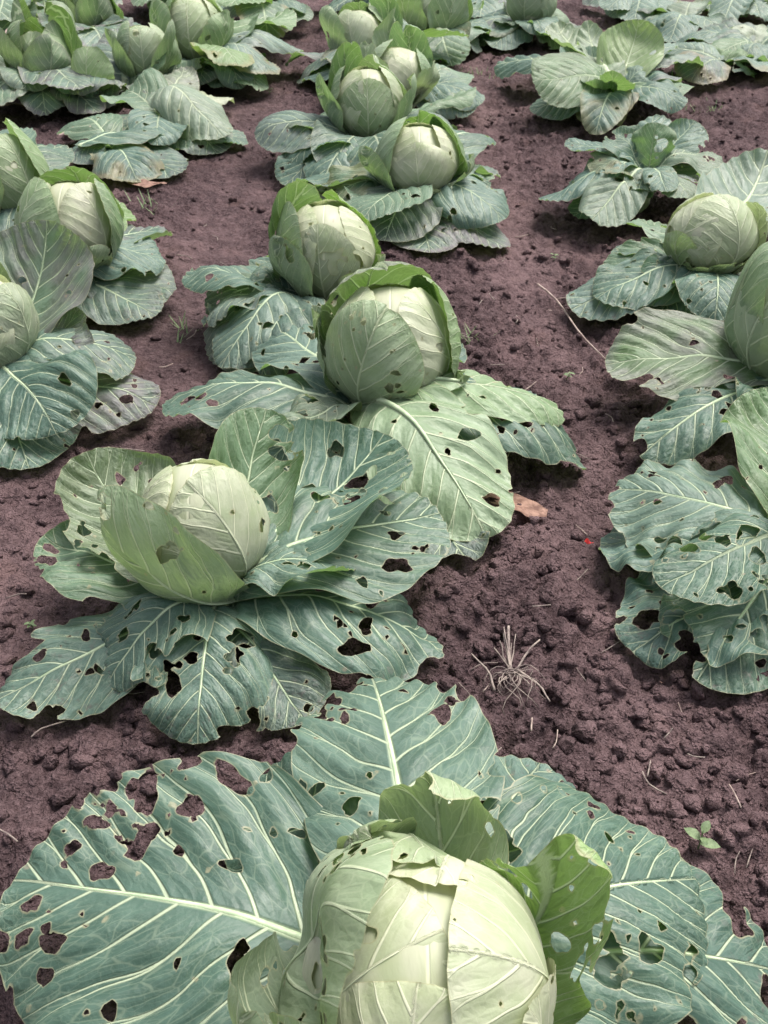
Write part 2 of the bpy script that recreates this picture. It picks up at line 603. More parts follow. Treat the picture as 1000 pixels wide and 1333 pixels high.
def leaf(pl, name='outer_leaf', tip=None, az=None, L=0.3, a0=38, a1=-32, zb=0.055, rb=0.018, w=0.24, cup=(-1.5, -1.5), cup2=None,
         fold=None, roll=0, twist=0, curl=0, ruf=0.021, rf=1.8, ns=0.017, holes=0, hs=1.0, hl=(), bites=0, bs=1.0, rag=1.0, pale=0.0,
         purple=0.0, yel=0.0, blue=0.3, cell=None, base=0.26, peak=0.56, N=9.0, sphere=None, lift=0.0, lean=0.0, label=None, clamp=True, material=None, bloom=None):
    """Build one leaf of the plant pl. tip = (px, py, z) aims it; az/L/a0/a1 shape it freely; sphere = (centre, radius, stretch, start angle) wraps it."""
    LEAF_N[0] += 1
    seed = pl['seed'] * 131 + len(pl['leaves']) * 17
    rg = np.random.default_rng(seed)
    org = pl['pos']
    # --- midrib
    m = 80
    if sphere is not None:
        C, R, el, ps0 = sphere[:4]
        D = np.array([math.cos(math.radians(az)), math.sin(math.radians(az)), 0])
        sl = np.linspace(0, L, m)
        th = math.radians(ps0) + sl / R
        rr, zz_ = R * np.sin(th), -R * np.cos(th)
    elif tip is not None:
        Tp = at(*tip)
        hv = Tp[:2] - org[:2]
        az = math.degrees(math.atan2(hv[1], hv[0]))
        D = np.array([math.cos(math.radians(az)), math.sin(math.radians(az)), 0])
        p0 = np.array([rb, zb])
        p3 = np.array([np.hypot(*hv), tip[2]])
        ch = np.linalg.norm(p3 - p0)
        t0, t1 = math.radians(a0), math.radians(a1)
        p1 = p0 + 0.38 * ch * np.array([math.cos(t0), math.sin(t0)])
        p2 = p3 - 0.38 * ch * np.array([math.cos(t1), math.sin(t1)])
        t = np.linspace(0, 1, 200)[:, None]
        B = (1 - t) ** 3 * p0 + 3 * (1 - t) ** 2 * t * p1 + 3 * (1 - t) * t * t * p2 + t ** 3 * p3
        sg = np.concatenate([[0], np.cumsum(np.linalg.norm(np.diff(B, axis=0), axis=1))])
        L = sg[-1]
        sl = np.linspace(0, L, m)
        rr, zz_ = np.interp(sl, sg, B[:, 0]), np.interp(sl, sg, B[:, 1])
        th = np.unwrap(np.arctan2(np.gradient(zz_), np.gradient(rr)))
    else:
        D = np.array([math.cos(math.radians(az)), math.sin(math.radians(az)), 0])
        sl = np.linspace(0, L, m)
        th = np.radians(a0 + (a1 - a0) * np.linspace(0, 1, m))
        rr, zz_ = None, None
    if curl and sphere is None:
        th = th + math.radians(curl) * sstep(0.6, 1.0, sl / L)
    if sphere is None and (curl or rr is None):
        ds = L / (m - 1)
        rr = rb + np.concatenate([[0], np.cumsum(np.cos((th[1:] + th[:-1]) / 2) * ds)])
        zz_ = zb + np.concatenate([[0], np.cumsum(np.sin((th[1:] + th[:-1]) / 2) * ds)])
    if sphere is None:
        roll = roll + rg.uniform(-9, 9)
        twist = twist + rg.uniform(-16, 16)
        cup = tuple(k * (1.9 if abs(k) <= 4 else 1.15) for k in cup)
    W = w / 2 * (1.0 if sphere is not None else 1.03)
    cell = cell or pl['cell']
    # --- flat blade, margin, holes and bites
    nx_, ny_ = max(8, int(2.24 * W / cell)), max(8, int(1.02 * L / cell))
    X, Y = np.meshgrid(np.linspace(-1.12 * W, 1.12 * W, nx_), np.linspace(0, 1.01 * L, ny_))
    cx_, cy_ = 2.24 * W / (nx_ - 1), 1.01 * L / (ny_ - 1)
    X = X + rg.uniform(-0.18, 0.18, X.shape) * cx_
    Y[1:] = Y[1:] + rg.uniform(-0.18, 0.18, Y[1:].shape) * cy_
    P = np.stack([X, Y], -1).reshape(-1, 2)
    ii = np.arange(nx_ * ny_).reshape(ny_, nx_)
    q = np.stack([ii[:-1, :-1], ii[:-1, 1:], ii[1:, 1:], ii[1:, :-1]], -1).reshape(-1, 4)
    par = (q[:, 0] // nx_ + q[:, 0]) % 2 == 0
    T = np.vstack([np.where(par[:, None], q[:, [0, 1, 2]], q[:, [0, 1, 3]]), np.where(par[:, None], q[:, [0, 2, 3]], q[:, [1, 2, 3]])])
    o = rg.uniform(0, 90, 4)

    def margin(p):
        u = p[:, 1] / L
        hw = W * half_width(np.clip(u, 0, 1), base, peak)
        dx = hw - np.abs(p[:, 0])
        # distance to a rounded outline, roughly
        du = 1e-2
        sl_ = W * (half_width(np.clip(u + du, 0, 1), base, peak) - half_width(np.clip(u - du, 0, 1), base, peak)) / (2 * du * L)
        d = dx / np.sqrt(1 + np.minimum(sl_ ** 2, 30))
        d = np.minimum(d, (1.0 - u) * L * 1.2)
        f = sstep(0.12, 0.4, u)
        d = d + f * rag * (0.022 * W * vnoise(p[:, 0] / L * 6 + o[0], p[:, 1] / L * 6 + o[1], 1) + 0.05 * W * vnoise(p[:, 0] / L * 2.6 + o[2], p[:, 1] / L * 2.6, 2)
                           + 0.006 * W * vnoise(p[:, 0] / L * 16 + o[3], p[:, 1] / L * 16, 4) - 0.04 * W)
        return d
    dist = margin(P)
    hol = [tuple(k) for k in hl]
    dmg = pl.get('dmg', 0.0) * (0.5 if sphere is not None else 1.0)
    holes, bites = holes * (1 + 0.5 * dmg) + int(rg.uniform(6, 14) * dmg), bites + int(rg.uniform(0, 2.6) * dmg)
    clu = [(rg.uniform(0.4, 0.85), rg.choice([-1, 1]) * rg.uniform(0.3, 0.75)) for _ in range(2)]
    for _ in range(int(holes)):
        if rg.random() < 0.35:
            cu, cv = clu[int(rg.integers(2))]
            u, v = float(np.clip(rg.normal(cu, 0.07), 0.2, 0.96)), cv + rg.normal(0, 0.13)
        else:
            u = rg.uniform(0.25, 0.93)
            v = rg.choice([-1, 1]) * rg.uniform(0.14, 0.92)
        v = v * half_width(np.array([u]), base, peak)[0]
        r = max((0.0022 + 0.0095 * rg.random() ** 3.4) * hs, 0.55 * cell)
        hol.append((v, u, r * rg.uniform(0.8, 1.7), r, rg.uniform(0, 180)))
    for _ in range(int(bites)):
        u = rg.uniform(0.35, 0.99)
        v = rg.choice([-1, 1]) * half_width(np.array([u]), base, peak)[0] * rg.uniform(0.92, 1.06)
        r = (0.006 + 0.016 * rg.random() ** 1.6) * bs
        hol.append((v, u, r * rg.uniform(0.8, 1.8), r, rg.uniform(0, 180)))
    for (v, u, ra, rb_, an) in hol:
        dx, dy = P[:, 0] - v * W, P[:, 1] - u * L
        c, s = math.cos(math.radians(an)), math.sin(math.radians(an))
        a, b = (dx * c + dy * s) / ra, (-dx * s + dy * c) / rb_
        rad = np.sqrt(a * a + b * b)
        ang = np.arctan2(b, a)
        k = rg.uniform(0, 6.28, 3)
        wob = 1 + 0.16 * np.sin(2 * ang + k[0]) + 0.13 * np.sin(3 * ang + k[1]) + 0.08 * np.sin(5 * ang + k[2])
        dist = np.minimum(dist, (rad - wob) * min(ra, rb_))
    P, T, E = clip_mesh(P, T, dist)
    x, y = P[:, 0], P[:, 1]
    fx, fk = rg.uniform(0.45, 0.75, 2), rg.choice([-26.0, -14.0, -6.0, 8.0, 16.0], 2) * (0.24 / max(w, 0.1))

    def space(x, y):
        u = np.clip(y / L, 0, 1)
        hw = np.maximum(W * half_width(u, base, peak), 0.12 * W)
        rho = np.abs(x) / hw
        # --- side vein phase
        Xn, Yn = np.abs(x) / L, y / L
        side = np.sign(x)
        ph = (Yn * (1 - 1.25 * Xn) - (0.22 + 0.25 * Xn) * Xn) * N + 0.37 * side + 20
        ph = ph + 0.20 * vnoise(x / L * 5 + o[1], y / L * 5 + o[2], 6) * np.minimum(1, Xn * 8) + 0.07 * vnoise(x / L * 14, y / L * 14 + o[0], 7) * np.minimum(1, Xn * 8)
        # --- into space
        rr_, z_, th_ = np.interp(y, sl, rr), np.interp(y, sl, zz_), np.interp(y, sl, th)
        c1 = np.where(side < 0, cup[0], cup[1])
        if cup2 is not None:
            c1 = c1 + (np.where(side < 0, cup2[0], cup2[1]) - c1) * sstep(0.2, 0.95, u)
        if sphere is not None:
            c1 = np.full_like(x, 1.0 / R)
        if fold is not None:
            x0, k2 = np.where(side < 0, fold[0][0], fold[1][0]) * W, np.where(side < 0, fold[0][1], fold[1][1])
        elif sphere is None:
            x0 = np.where(side < 0, fx[0], fx[1]) * hw          # margins roll over here and there
            k2 = np.where(side < 0, fk[0], fk[1]) * sstep(0.15, 0.45, u) * np.clip(0.55 + 0.9 * vnoise(u * 1.7 + o[2], side * 2.2, 14), -0.4, 1.3)
        else:
            x0, k2 = np.full_like(x, 10.0), np.zeros_like(x)
        s_, h_ = arc2(np.abs(x), c1, x0, k2)
        s_ = s_ * side
        # margin ruffle, puckering between veins, general unevenness
        wave = np.sin(2 * math.pi * rf * u + o[0] + 1.2 * side + 1.6 * vnoise(u * 3 + o[1], side * 5, 8)) * (0.6 + 0.6 * vnoise(u * 4 + o[2], side * 3.3, 9))
        dn = ruf * wave * np.clip(rho, 0, 1.2) ** 2.4 * sstep(0.1, 0.35, u)
        dn = dn + (0.0012 if sphere is not None else 0.0028) * (L / 0.3) * np.cos(2 * math.pi * ph) * sstep(0.05, 0.35, rho) * (1 - 0.3 * rho)
        dn = dn + ns * (vnoise(x / L * 2.4 + o[3], y / L * 2.4 + o[0], 10) + 0.45 * vnoise(x / L * 5.5 + o[1], y / L * 5.5 + o[3], 12)) * sstep(0.08, 0.4, u)
        dn = dn - 0.0022 * np.exp(-(x / (0.03 * L)) ** 2) * (1 - u)
        if lift:
            dn = dn - lift * np.clip(0.75 + 0.9 * vnoise(u * 3.1 + o[1], side * 1.7 + 0.5 * rho, 15), 0.1, 1.8) * np.maximum(sstep(0.55, 1.05, rho) * 0.6, sstep(0.55, 1.0, u))
        h_ = h_ + dn
        ro = np.radians(roll + twist * u)
        bx, bn = s_ * np.cos(ro) - h_ * np.sin(ro), s_ * np.sin(ro) + h_ * np.cos(ro)
        Bv = np.array([D[1], -D[0], 0.0])
        V = D[None] * (rr_ - np.sin(th_) * bn)[:, None] + Bv[None] * bx[:, None] + np.array([0, 0, 1.0])[None] * (z_ + np.cos(th_) * bn)[:, None]
        if sphere is not None:
            if lean:
                a = math.radians(lean)
                dr, db, dz = V @ D, V @ Bv, V[:, 2]
                V = D[None] * dr[:, None] + Bv[None] * (db * math.cos(a) + dz * math.sin(a))[:, None] + np.array([0, 0, 1.0])[None] * (-db * math.sin(a) + dz * math.cos(a))[:, None]
            zn = V[:, 2] / R
            V[:, :2] *= (1 - 0.34 * sstep(-0.15, 1.05, -zn))[:, None]
            V[:, 2] *= el
            V = V + np.asarray(C)[None]
        else:
            V = V + np.array([org[0], org[1], 0.0])[None]
        if clamp:
            gl = gz_low(V[:, 0], V[:, 1]) + 0.016 + 0.0022 * (len(pl['leaves']) % 9) + 0.004 * vnoise(V[:, 0] * 25, V[:, 1] * 25, 40)
            d = V[:, 2] - gl
            V[:, 2] = gl + np.where(d > 0.012, d, 0.012 * np.exp(np.clip((d - 0.012) / 0.012, -8, 0)))
        return V, ph, rho, side
    V, ph, rho, side = space(x, y)
    lf = np.stack([x / L, y / L, np.clip(E, 0, 0.06) * 100], 1)
    vn = np.stack([ph, rho, side * 3.1 + (seed % 97)], 1)
    me = mesh_from(name, V - org[None], T, material or M_LEAF, {'lf': lf, 'vn': vn})
    ob = link(name, me, pl['root'], (0, 0, 0) if pl['root'] else pl['pos'], old=float(pl['rnd'].random() < (0.10 if sphere is None and pl['cell'] > 0.0055 else 0.0)) * float(pl['rnd'].uniform(0.3, 0.7)), pale=float(pale), purple=float(purple), yel=float(yel), blue=float(blue), bloom=bloom if bloom is not None else (float(pl['rnd'].random() ** 1.8 * 0.6 + (0.22 if pl['cell'] >= 0.0085 else 0.0)) if sphere is None else 0.25))  # waxy bloom per leaf; far plants get extra, distance haze put into their colour
    if label:
        ob['label'] = label
    if cell <= 0.0075:
        # the fleshy midrib stands out on both faces
        yy = np.linspace(0.0, 0.86 * L, 22)
        Vm, _, _, _ = space(np.full(22, 1e-4), yy)
        V2, _, _, _ = space(np.full(22, 4e-3), yy)
        tg = np.gradient(Vm, axis=0)
        nn = np.cross(V2 - Vm, tg)
        nn /= np.linalg.norm(nn, axis=1)[:, None] + 1e-9
        rad = (0.0046 * (1 - yy / L) ** 1.4 + 0.0004) * (L / 0.3) * (0.48 if sphere is not None else 1.0)
        ok = np.ones(22, bool)
        for (v, uu, ra, rb_, an) in hol:
            ok &= ~((np.abs(v * W) < ra) & (np.abs(yy - uu * L) < ra))
        n_ok = 22 if ok.all() else max(6, int(np.argmin(ok)))
        Vr, Fr = tube((Vm - nn * (rad * 0.55)[:, None])[:n_ok] - org[None], rad[:n_ok], 6)
        link('midrib', mesh_from('midrib', Vr, Fr, M_RIB), ob, pale=float(pale))
    pl['leaves'].append(ob)
    return ob


PLANT_N = [0]


def plant(label, px, py, z=0.02, cell=0.007, group=None, name='cabbage_plant', stem=True, zs=0.09):
    """An Empty at the foot of a cabbage with a short stalk; its leaves and head are added by leaf() and head()."""
    PLANT_N[0] += 1
    p = at(px, py, z)
    g0 = float(gz_low(p[0], p[1]))
    org = np.array([p[0], p[1], g0])
    root = bpy.data.objects.new(name, None)
    root.empty_display_size = 0.05
    root.location = org
    COL.objects.link(root)
    root['label'], root['category'] = label, 'cabbage'
    root['group'] = group or 'cabbages growing in rows on bare soil'
    pl = dict(root=root, pos=org, leaves=[], cell=cell, seed=PLANT_N[0], rnd=np.random.default_rng(PLANT_N[0] + 900), dmg=float(np.clip(2.3 - 0.55 * org[1], 0.3, 1.6)))
    if stem:
        zs_ = np.linspace(-0.03, zs, 6)
        rg = np.random.default_rng(PLANT_N[0])
        P = np.stack([0.004 * rg.normal(size=6), 0.004 * rg.normal(size=6), zs_], 1)
        V, F = tube(P, [0.014, 0.015, 0.016, 0.017, 0.018, 0.014], 8)
        link('stem', mesh_from('stem', V, F, M_STEM), root)
    return pl


def head(pl, px, py, z, R, el=1.0, skins=((-90, 0.02, 0, 0.7, 0.1, 0.0),), cell=None, core_pale=0.9, w=1.9, Ls=2.55):
    """The round head: a firm core and the big blanched leaves folded over it. Each skin = (azimuth, gap, lean, pale, purple, lift[, kwargs])."""
    C = at(px, py, z)
    V, F = ICO[3]
    V = V * (1 + 0.02 * vnoise(V[:, 0] * 2 + 9, V[:, 1] * 2 + V[:, 2], pl['seed']))[:, None]
    att = np.zeros((len(V), 3))
    att[:, 0], att[:, 1], att[:, 2] = V[:, 0] * 0.4, V[:, 2] * 0.4 + 0.3, 5
    vn = np.zeros((len(V), 3))
    vn[:, 1] = 0.9
    V[:, :2] *= (1 - 0.34 * sstep(-0.15, 1.05, -V[:, 2]))[:, None]
    V = V * np.array([R, R, R * el]) * 0.985 + C
    me = mesh_from('head_core', V - pl['pos'], F, M_LEAF, {'lf': att, 'vn': vn})
    link('head_core', me, pl['root'], pale=float(core_pale), purple=0.0, yel=0.0, blue=0.0)
    for sk in skins:
        az, gap, lean, pale, purple, lift = sk[:6]
        kw = dict(sk[6]) if len(sk) > 6 else {}
        Rr = R * (1 + gap)
        kk = dict(L=Rr * kw.pop('Ls', Ls), w=Rr * kw.pop('w', w), ruf=0.007, ns=0.007, rag=0.7, base=0.35, peak=0.62, N=8, clamp=False)
        kk.update(kw)
        leaf(pl, kk.pop('name', 'head_leaf'), az=az, sphere=(C, Rr, el, kk.pop('ps', 18)), lean=lean, pale=pale, purple=purple, lift=max(lift, 0.004), cell=cell, **kk)
    return C

# ------------------------------------------------------------------ the cabbages, one by one
def more(pl, n, L, seed, az0=0, az1=360, **kw):
    """A few more outer leaves drooping to the soil around the foot of the plant."""
    rg = np.random.default_rng(seed)
    for i in range(n):
        a = az0 + (az1 - az0) * (i + rg.uniform(0.2, 0.8)) / n
        l_ = L * rg.uniform(0.8, 1.15)
        k = dict(w=l_ * rg.uniform(0.66, 0.95), a0=rg.uniform(25, 55), a1=rg.uniform(-60, -30), cup=tuple(rg.uniform(-3.5, 1.0, 2)), blue=rg.uniform(0.1, 0.9),
                 purple=rg.choice([0, 0, 0.3, 0.6]), yel=rg.choice([0, 0, 0.12]), holes=2, bites=int(rg.integers(0, 4)), ruf=rg.uniform(0.012, 0.024), curl=rg.uniform(-30, 10), roll=rg.uniform(-12, 12))
        k.update(kw)
        leaf(pl, az=a, L=l_, **k)


def wrap(az, gap, lean, pale, purple, lift, **kw):
    kw.setdefault('name', 'wrapper_leaf')
    kw.setdefault('rag', 1.0)
    kw.setdefault('ns', 0.008)
    kw.setdefault('ruf', 0.008)
    return (az, gap, lean, pale, purple, lift, kw)


# middle row, chewed head that fills the foot of the picture
p = plant('large cabbage with torn, hole-riddled wrapper leaves and a glossy pale head', 545, 1300, 0.03, cell=0.0042)
leaf(p, bloom=0.12, tip=(12, 1145, 0.09), w=0.335, a0=18, a1=-10, cup=(-0.8, 1.6), holes=34, hs=1.0, bites=6, bs=0.7, rag=1.8, blue=0.5, ruf=0.020, rf=2.2, ns=0.014, zb=0.075,
     hl=((0.62, 0.72, 0.022, 0.013, 20), (0.80, 0.52, 0.022, 0.011, 60), (0.58, 0.60, 0.013, 0.012, 0), (0.86, 0.44, 0.008, 0.006, 0)))
leaf(p, bloom=0.35, tip=(484, 885, 0.06), w=0.255, a0=50, a1=-35, cup=(-2, -2), holes=14, hs=1.1, bites=6, rag=1.8, blue=0.4, zb=0.10, ruf=0.018, peak=0.5)
leaf(p, bloom=0.15, tip=(905, 1145, 0.07), w=0.29, a0=24, a1=-25, cup=(-1.0, -1.5), holes=30, hs=0.75, bites=3, rag=1.4, blue=0.45, zb=0.09, roll=-8, ns=0.014)
leaf(p, tip=(1020, 1265, 0.02), w=0.28, a0=30, a1=-25, cup=(-1.0, -1.0), holes=10, hs=1.5, bites=4, bs=1.2, blue=0.6)
leaf(p, tip=(705, 985, 0.03), w=0.24, a0=35, a1=-25, cup=(-1.5, -1.5), holes=6, bites=2, blue=0.9, hs=1.3)
leaf(p, tip=(330, 1015, 0.03), w=0.22, a0=40, a1=-30, cup=(-1, -1), holes=4, blue=0.6)
leaf(p, tip=(800, 1390, 0.04), w=0.22, a0=30, a1=-30, holes=8, hs=1.3, bites=5, blue=0.6, ruf=0.022)
leaf(p, tip=(380, 1480, 0.03), w=0.24, a0=30, a1=-30, holes=4, blue=0.5)
C1 = head(p, 552, 1285, 0.145, 0.106, 0.96, cell=0.0030, skins=(
    (75, 0.00, 0, 0.95, 0, 0.0), (-100, 0.008, 0, 0.95, 0.0, 0.0, dict(Ls=2.4, w=2.6)),
    (205, 0.012, -6, 0.85, 0.12, 0.002, dict(Ls=2.95, w=2.9, holes=2, ns=0.008, rag=1.2)),
    (-2, 0.045, 14, 0.80, 0.10, 0.003, dict(Ls=2.75, w=2.5, holes=12, hs=0.5, ns=0.008, rag=1.0)),
    (-30, 0.075, 6, 0.80, 0.20, 0.012, dict(Ls=1.95, w=1.8, holes=10, hs=0.5, ns=0.010, bites=5, rag=2.4)),
    (-62, 0.135, 4, 0.72, 0.45, 0.030, dict(Ls=2.0, w=1.75, holes=24, hs=0.6, bites=8, rag=3.0, ns=0.014, ruf=0.012, hl=((0.0, 0.74, 0.010, 0.014, 70),))),
    (-100, 0.105, 0, 0.50, 0.15, 0.010, dict(Ls=1.6, w=1.15, holes=8, hs=0.7, bites=7, rag=3.0, ns=0.014, ruf=0.012, hl=((0.1, 0.66, 0.015, 0.02, 10),))),
    wrap(-132, 0.20, -6, 0.34, 0.0, 0.028, Ls=2.0, w=1.5, holes=14, hs=0.7, bites=7, rag=2.8, ns=0.018, hl=((0.3, 0.66, 0.028, 0.018, 30), (-0.5, 0.6, 0.012, 0.014, 30))),
    wrap(176, 0.24, 8, 0.28, 0.0, 0.022, Ls=2.75, w=2.0, holes=75, hs=0.85, bites=9, rag=2.8, ns=0.028, ruf=0.020, blue=0.7),
    wrap(205, 0.30, 0, 0.28, 0.0, 0.024, Ls=1.85, w=1.7, holes=12, hs=1.0, bites=6, rag=2.4, ns=0.018, blue=0.7),
    wrap(128, 0.20, 6, 0.32, 0.0, 0.014, Ls=2.2, w=1.5, holes=8, bites=8, rag=2.8, yel=0.12, ns=0.022, ruf=0.016),
    wrap(100, 0.12, 12, 0.42, 0.0, 0.018, Ls=2.35, w=1.3, holes=4, bites=8, rag=2.8, yel=0.10, ns=0.022, ruf=0.016),
    wrap(80, 0.18, -12, 0.30, 0.0, 0.050, Ls=2.05, w=1.1, holes=2, bites=4, rag=2.2, yel=0.12, ns=0.020, ruf=0.020),
    wrap(30, 0.17, -6, 0.05, 0.0, 0.050, Ls=1.95, w=1.6, holes=18, hs=0.8, bites=4, rag=2.2, yel=0.5, ns=0.022, ruf=0.026, rf=4),
))

# middle row, second
p = plant('wide cabbage with smooth upright pale head and big holed blue-green leaves', 285, 795, 0.04, cell=0.0042)
leaf(p, tip=(-5, 915, 0.02), w=0.17, a0=25, a1=-15, cup=(-3, -4), holes=4, blue=0.5, zb=0.04)
leaf(p, tip=(135, 895, 0.03), w=0.19, a0=45, a1=-60, cup=(-3, -8), holes=3, bites=4, bs=1.3, blue=0.5, zb=0.07)
leaf(p, tip=(258, 972, 0.012), w=0.20, a0=28, a1=-60, cup=(-4, -4), holes=5, hs=1.6, bites=2, blue=0.6, zb=0.07, ruf=0.014)
leaf(p, tip=(400, 950, 0.012), w=0.17, a0=20, a1=-20, cup=(-1, -1), holes=4, bites=5, bs=1.2, blue=0.4, purple=0.25, zb=0.04)
leaf(p, tip=(590, 840, 0.03), w=0.22, a0=30, a1=-10, cup=(1, -3), curl=-50, holes=2, hs=1.3, bites=2, blue=0.5, zb=0.06)
leaf(p, tip=(578, 672, 0.09), w=0.29, a0=40, a1=-12, cup=(1.5, -2.0), roll=12, holes=9, hs=1.2, blue=0.2, zb=0.08, ruf=0.02, ns=0.014)
leaf(p, tip=(505, 560, 0.17), w=0.30, a0=30, a1=35, cup=(4, 4), roll=0, holes=8, hs=1.7, blue=0.6, zb=0.08, ns=0.014)
leaf(p, tip=(462, 745, 0.10), w=0.13, a0=45, a1=-30, cup=(-3, -3), holes=2, hs=1.2, bites=2, blue=0.4, zb=0.09)
leaf(p, tip=(58, 690, 0.10), w=0.20, a0=20, a1=40, cup=(4, 4), holes=3, bites=4, blue=0.3, yel=0.1, zb=0.06)
leaf(p, tip=(150, 785, 0.03), w=0.14, a0=20, a1=-10, cup=(2, 2), holes=0, yel=0.35, zb=0.05)
leaf(p, tip=(112, 585, 0.18), w=0.22, a0=12, a1=80, cup=(6, 6), holes=3, yel=0.35, purple=0.4, bloom=0.0, zb=0.07)
leaf(p, tip=(330, 528, 0.26), w=0.17, a0=40, a1=85, cup=(9, 9), roll=-40, holes=1, yel=0.2, zb=0.07, curl=-50, name='wrapper_leaf')
head(p, 262, 695, 0.145, 0.090, 1.2, cell=0.0036, skins=(
    (100, 0.0, 0, 0.8, 0, 0), (190, 0.01, 0, 0.8, 0, 0),
    (-42, 0.03, 14, 0.66, 0.1, 0, dict(Ls=2.7, w=2.6, holes=2)),
    wrap(-110, 0.20, 50, 0.20, 0.0, 0.034, Ls=2.3, w=1.75, holes=2, rag=0.4, N=8, blue=0.2),
))

# middle row, third
p = plant('tall cabbage whose pinholed grey-green front leaf hides half its head', 470, 560, 0.03, cell=0.005)
leaf(p, tip=(208, 520, 0.06), w=0.24, a0=25, a1=-18, cup=(-2, -4), blue=0.4, zb=0.08)
leaf(p, tip=(330, 610, 0.03), w=0.2, a0=25, a1=-25, cup=(-3, -3), blue=0.4, zb=0.05)
leaf(p, tip=(632, 705, 0.03), w=0.26, a0=30, a1=-50, cup=(4, 2), holes=1, hs=1.6, bites=2, pale=0.12, blue=0.7, zb=0.10, roll=165)
leaf(p, tip=(372, 560, 0.11), w=0.13, a0=40, a1=-10, cup=(6, 5), pale=0.2, zb=0.08)
leaf(p, tip=(765, 600, 0.02), w=0.22, a0=35, a1=-45, cup=(-3, -3), holes=5, hs=1.3, bites=3, blue=0.3, zb=0.06, curl=-20)
leaf(p, tip=(735, 550, 0.07), w=0.18, a0=38, a1=-35, cup=(3, 3), pale=0.08, yel=0.10, zb=0.10, roll=188)
leaf(p, tip=(700, 505, 0.05), w=0.2, a0=30, a1=-20, cup=(-1, -1), holes=3, blue=0.8, zb=0.07)
leaf(p, tip=(355, 440, 0.06), w=0.2, a0=40, a1=-20, cup=(-1, -1), blue=0.8, zb=0.07)
leaf(p, tip=(610, 745, 0.012), w=0.17, a0=15, a1=-20, cup=(-1, -1), holes=3, bites=6, bs=1.3, purple=0.3, blue=0.5, zb=0.04)
leaf(p, tip=(580, 440, 0.06), w=0.2, a0=40, a1=-20, blue=0.7, zb=0.07)
head(p, 508, 460, 0.158, 0.112, 1.10, cell=0.0036, skins=(
    (100, 0.0, 0, 0.8, 0, 0), (200, 0.01, 0, 0.8, 0, 0),
    (-20, 0.04, 8, 0.75, 0.0, 0, dict(Ls=2.6, w=2.2, holes=8, hs=0.8)),
    wrap(-116, 0.10, -12, 0.26, 0.0, 0.008, Ls=2.35, w=1.85, holes=24, hs=0.7, rag=0.4, blue=0.5),
    wrap(25, 0.16, 10, 0.0, 0.25, 0.012, Ls=2.35, w=2.1, holes=1, yel=0.3),
    wrap(110, 0.20, 0, 0.0, 0.7, 0.014, Ls=2.75, w=2.4, holes=1, yel=0.22),
    wrap(165, 0.15, 0, 0.15, 0.1, 0.035, Ls=1.7, w=1.5, blue=0.5), wrap(-30, 0.12, 0, 0.2, 0.1, 0.03, Ls=1.25, w=1.3, blue=0.4)))

# middle row, fourth
p = plant('cabbage with crumpled side leaves and one round hole in its pale head', 405, 408, 0.03, cell=0.006)
more(p, 4, 0.27, 41, 150, 280)
for t, w_, pu, bl in (((262, 425, 0.05), 0.18, 0.3, 0.2), ((285, 480, 0.03), 0.2, 0.1, 0.5), ((325, 365, 0.10), 0.17, 0.0, 0.3), ((330, 500, 0.02), 0.2, 0.2, 0.6),
                      ((560, 400, 0.03), 0.2, 0.1, 0.7), ((300, 400, 0.08), 0.16, 0.5, 0.2), ((350, 330, 0.08), 0.18, 0, 0.5)):
    leaf(p, tip=t, w=w_, a0=40, a1=-40, cup=(-3, -3), holes=3, bites=4, rag=1.5, purple=pu, blue=bl, ruf=0.024, rf=3, ns=0.018, zb=0.07)
head(p, 425, 333, 0.15, 0.098, 1.12, skins=(
    (100, 0.0, 0, 0.85, 0, 0), (210, 0.01, 0, 0.85, 0, 0), (0, 0.03, 0, 0.95, 0.1, 0, dict(bites=5, rag=1.4)),
    (-95, 0.06, 4, 0.55, 0.25, 0.004, dict(Ls=2.2, w=1.9, holes=5, hs=0.8, hl=((-0.28, 0.62, 0.018, 0.011, 80),))),
    wrap(150, 0.16, 0, 0.05, 0.1, 0.04, Ls=2.6, w=1.7, yel=0.15),
    wrap(200, 0.12, -10, 0.12, 0.2, 0.02, Ls=2.3, w=1.7, holes=2),
    wrap(55, 0.17, 0, 0.0, 0.0, 0.03, Ls=2.4, w=2.0, yel=0.55, bites=2),
    wrap(-140, 0.16, 10, 0.12, 0.2, 0.035, Ls=1.8, w=1.4, blue=0.5, bites=3), wrap(-35, 0.13, -10, 0.25, 0.1, 0.03, Ls=1.5, w=1.3, bites=3)))

# middle row, fifth
p = plant('cabbage with ribbed cream head between two broad flat side leaves', 540, 268, 0.03, cell=0.007)
more(p, 4, 0.30, 42, 140, 260)
more(p, 3, 0.26, 43, -10, 80)
leaf(p, tip=(660, 285, 0.06), w=0.27, a0=20, a1=-35, cup=(-2, -2), blue=0.8, zb=0.09)
leaf(p, tip=(500, 320, 0.03), w=0.25, a0=20, a1=-35, cup=(-2, -2), blue=0.1, purple=0.5, zb=0.09)
leaf(p, tip=(385, 232, 0.05), w=0.2, a0=30, a1=-25, cup=(-2, -2), blue=0.6, holes=3)
leaf(p, tip=(400, 255, 0.02), w=0.2, a0=20, a1=-25, blue=0.6, holes=3, bites=2)
leaf(p, tip=(660, 322, 0.012), w=0.24, a0=10, a1=-15, cup=(-1, -1), purple=0.8, bites=3)
leaf(p, tip=(560, 335, 0.012), w=0.22, a0=10, a1=-15, cup=(-1, -1), purple=0.9, holes=5, bites=3, hs=1.3)
leaf(p, tip=(628, 185, 0.06), w=0.2, a0=40, a1=-25, blue=0.4, holes=2)
leaf(p, tip=(640, 220, 0.05), w=0.2, a0=35, a1=-25, purple=0.5, holes=3)
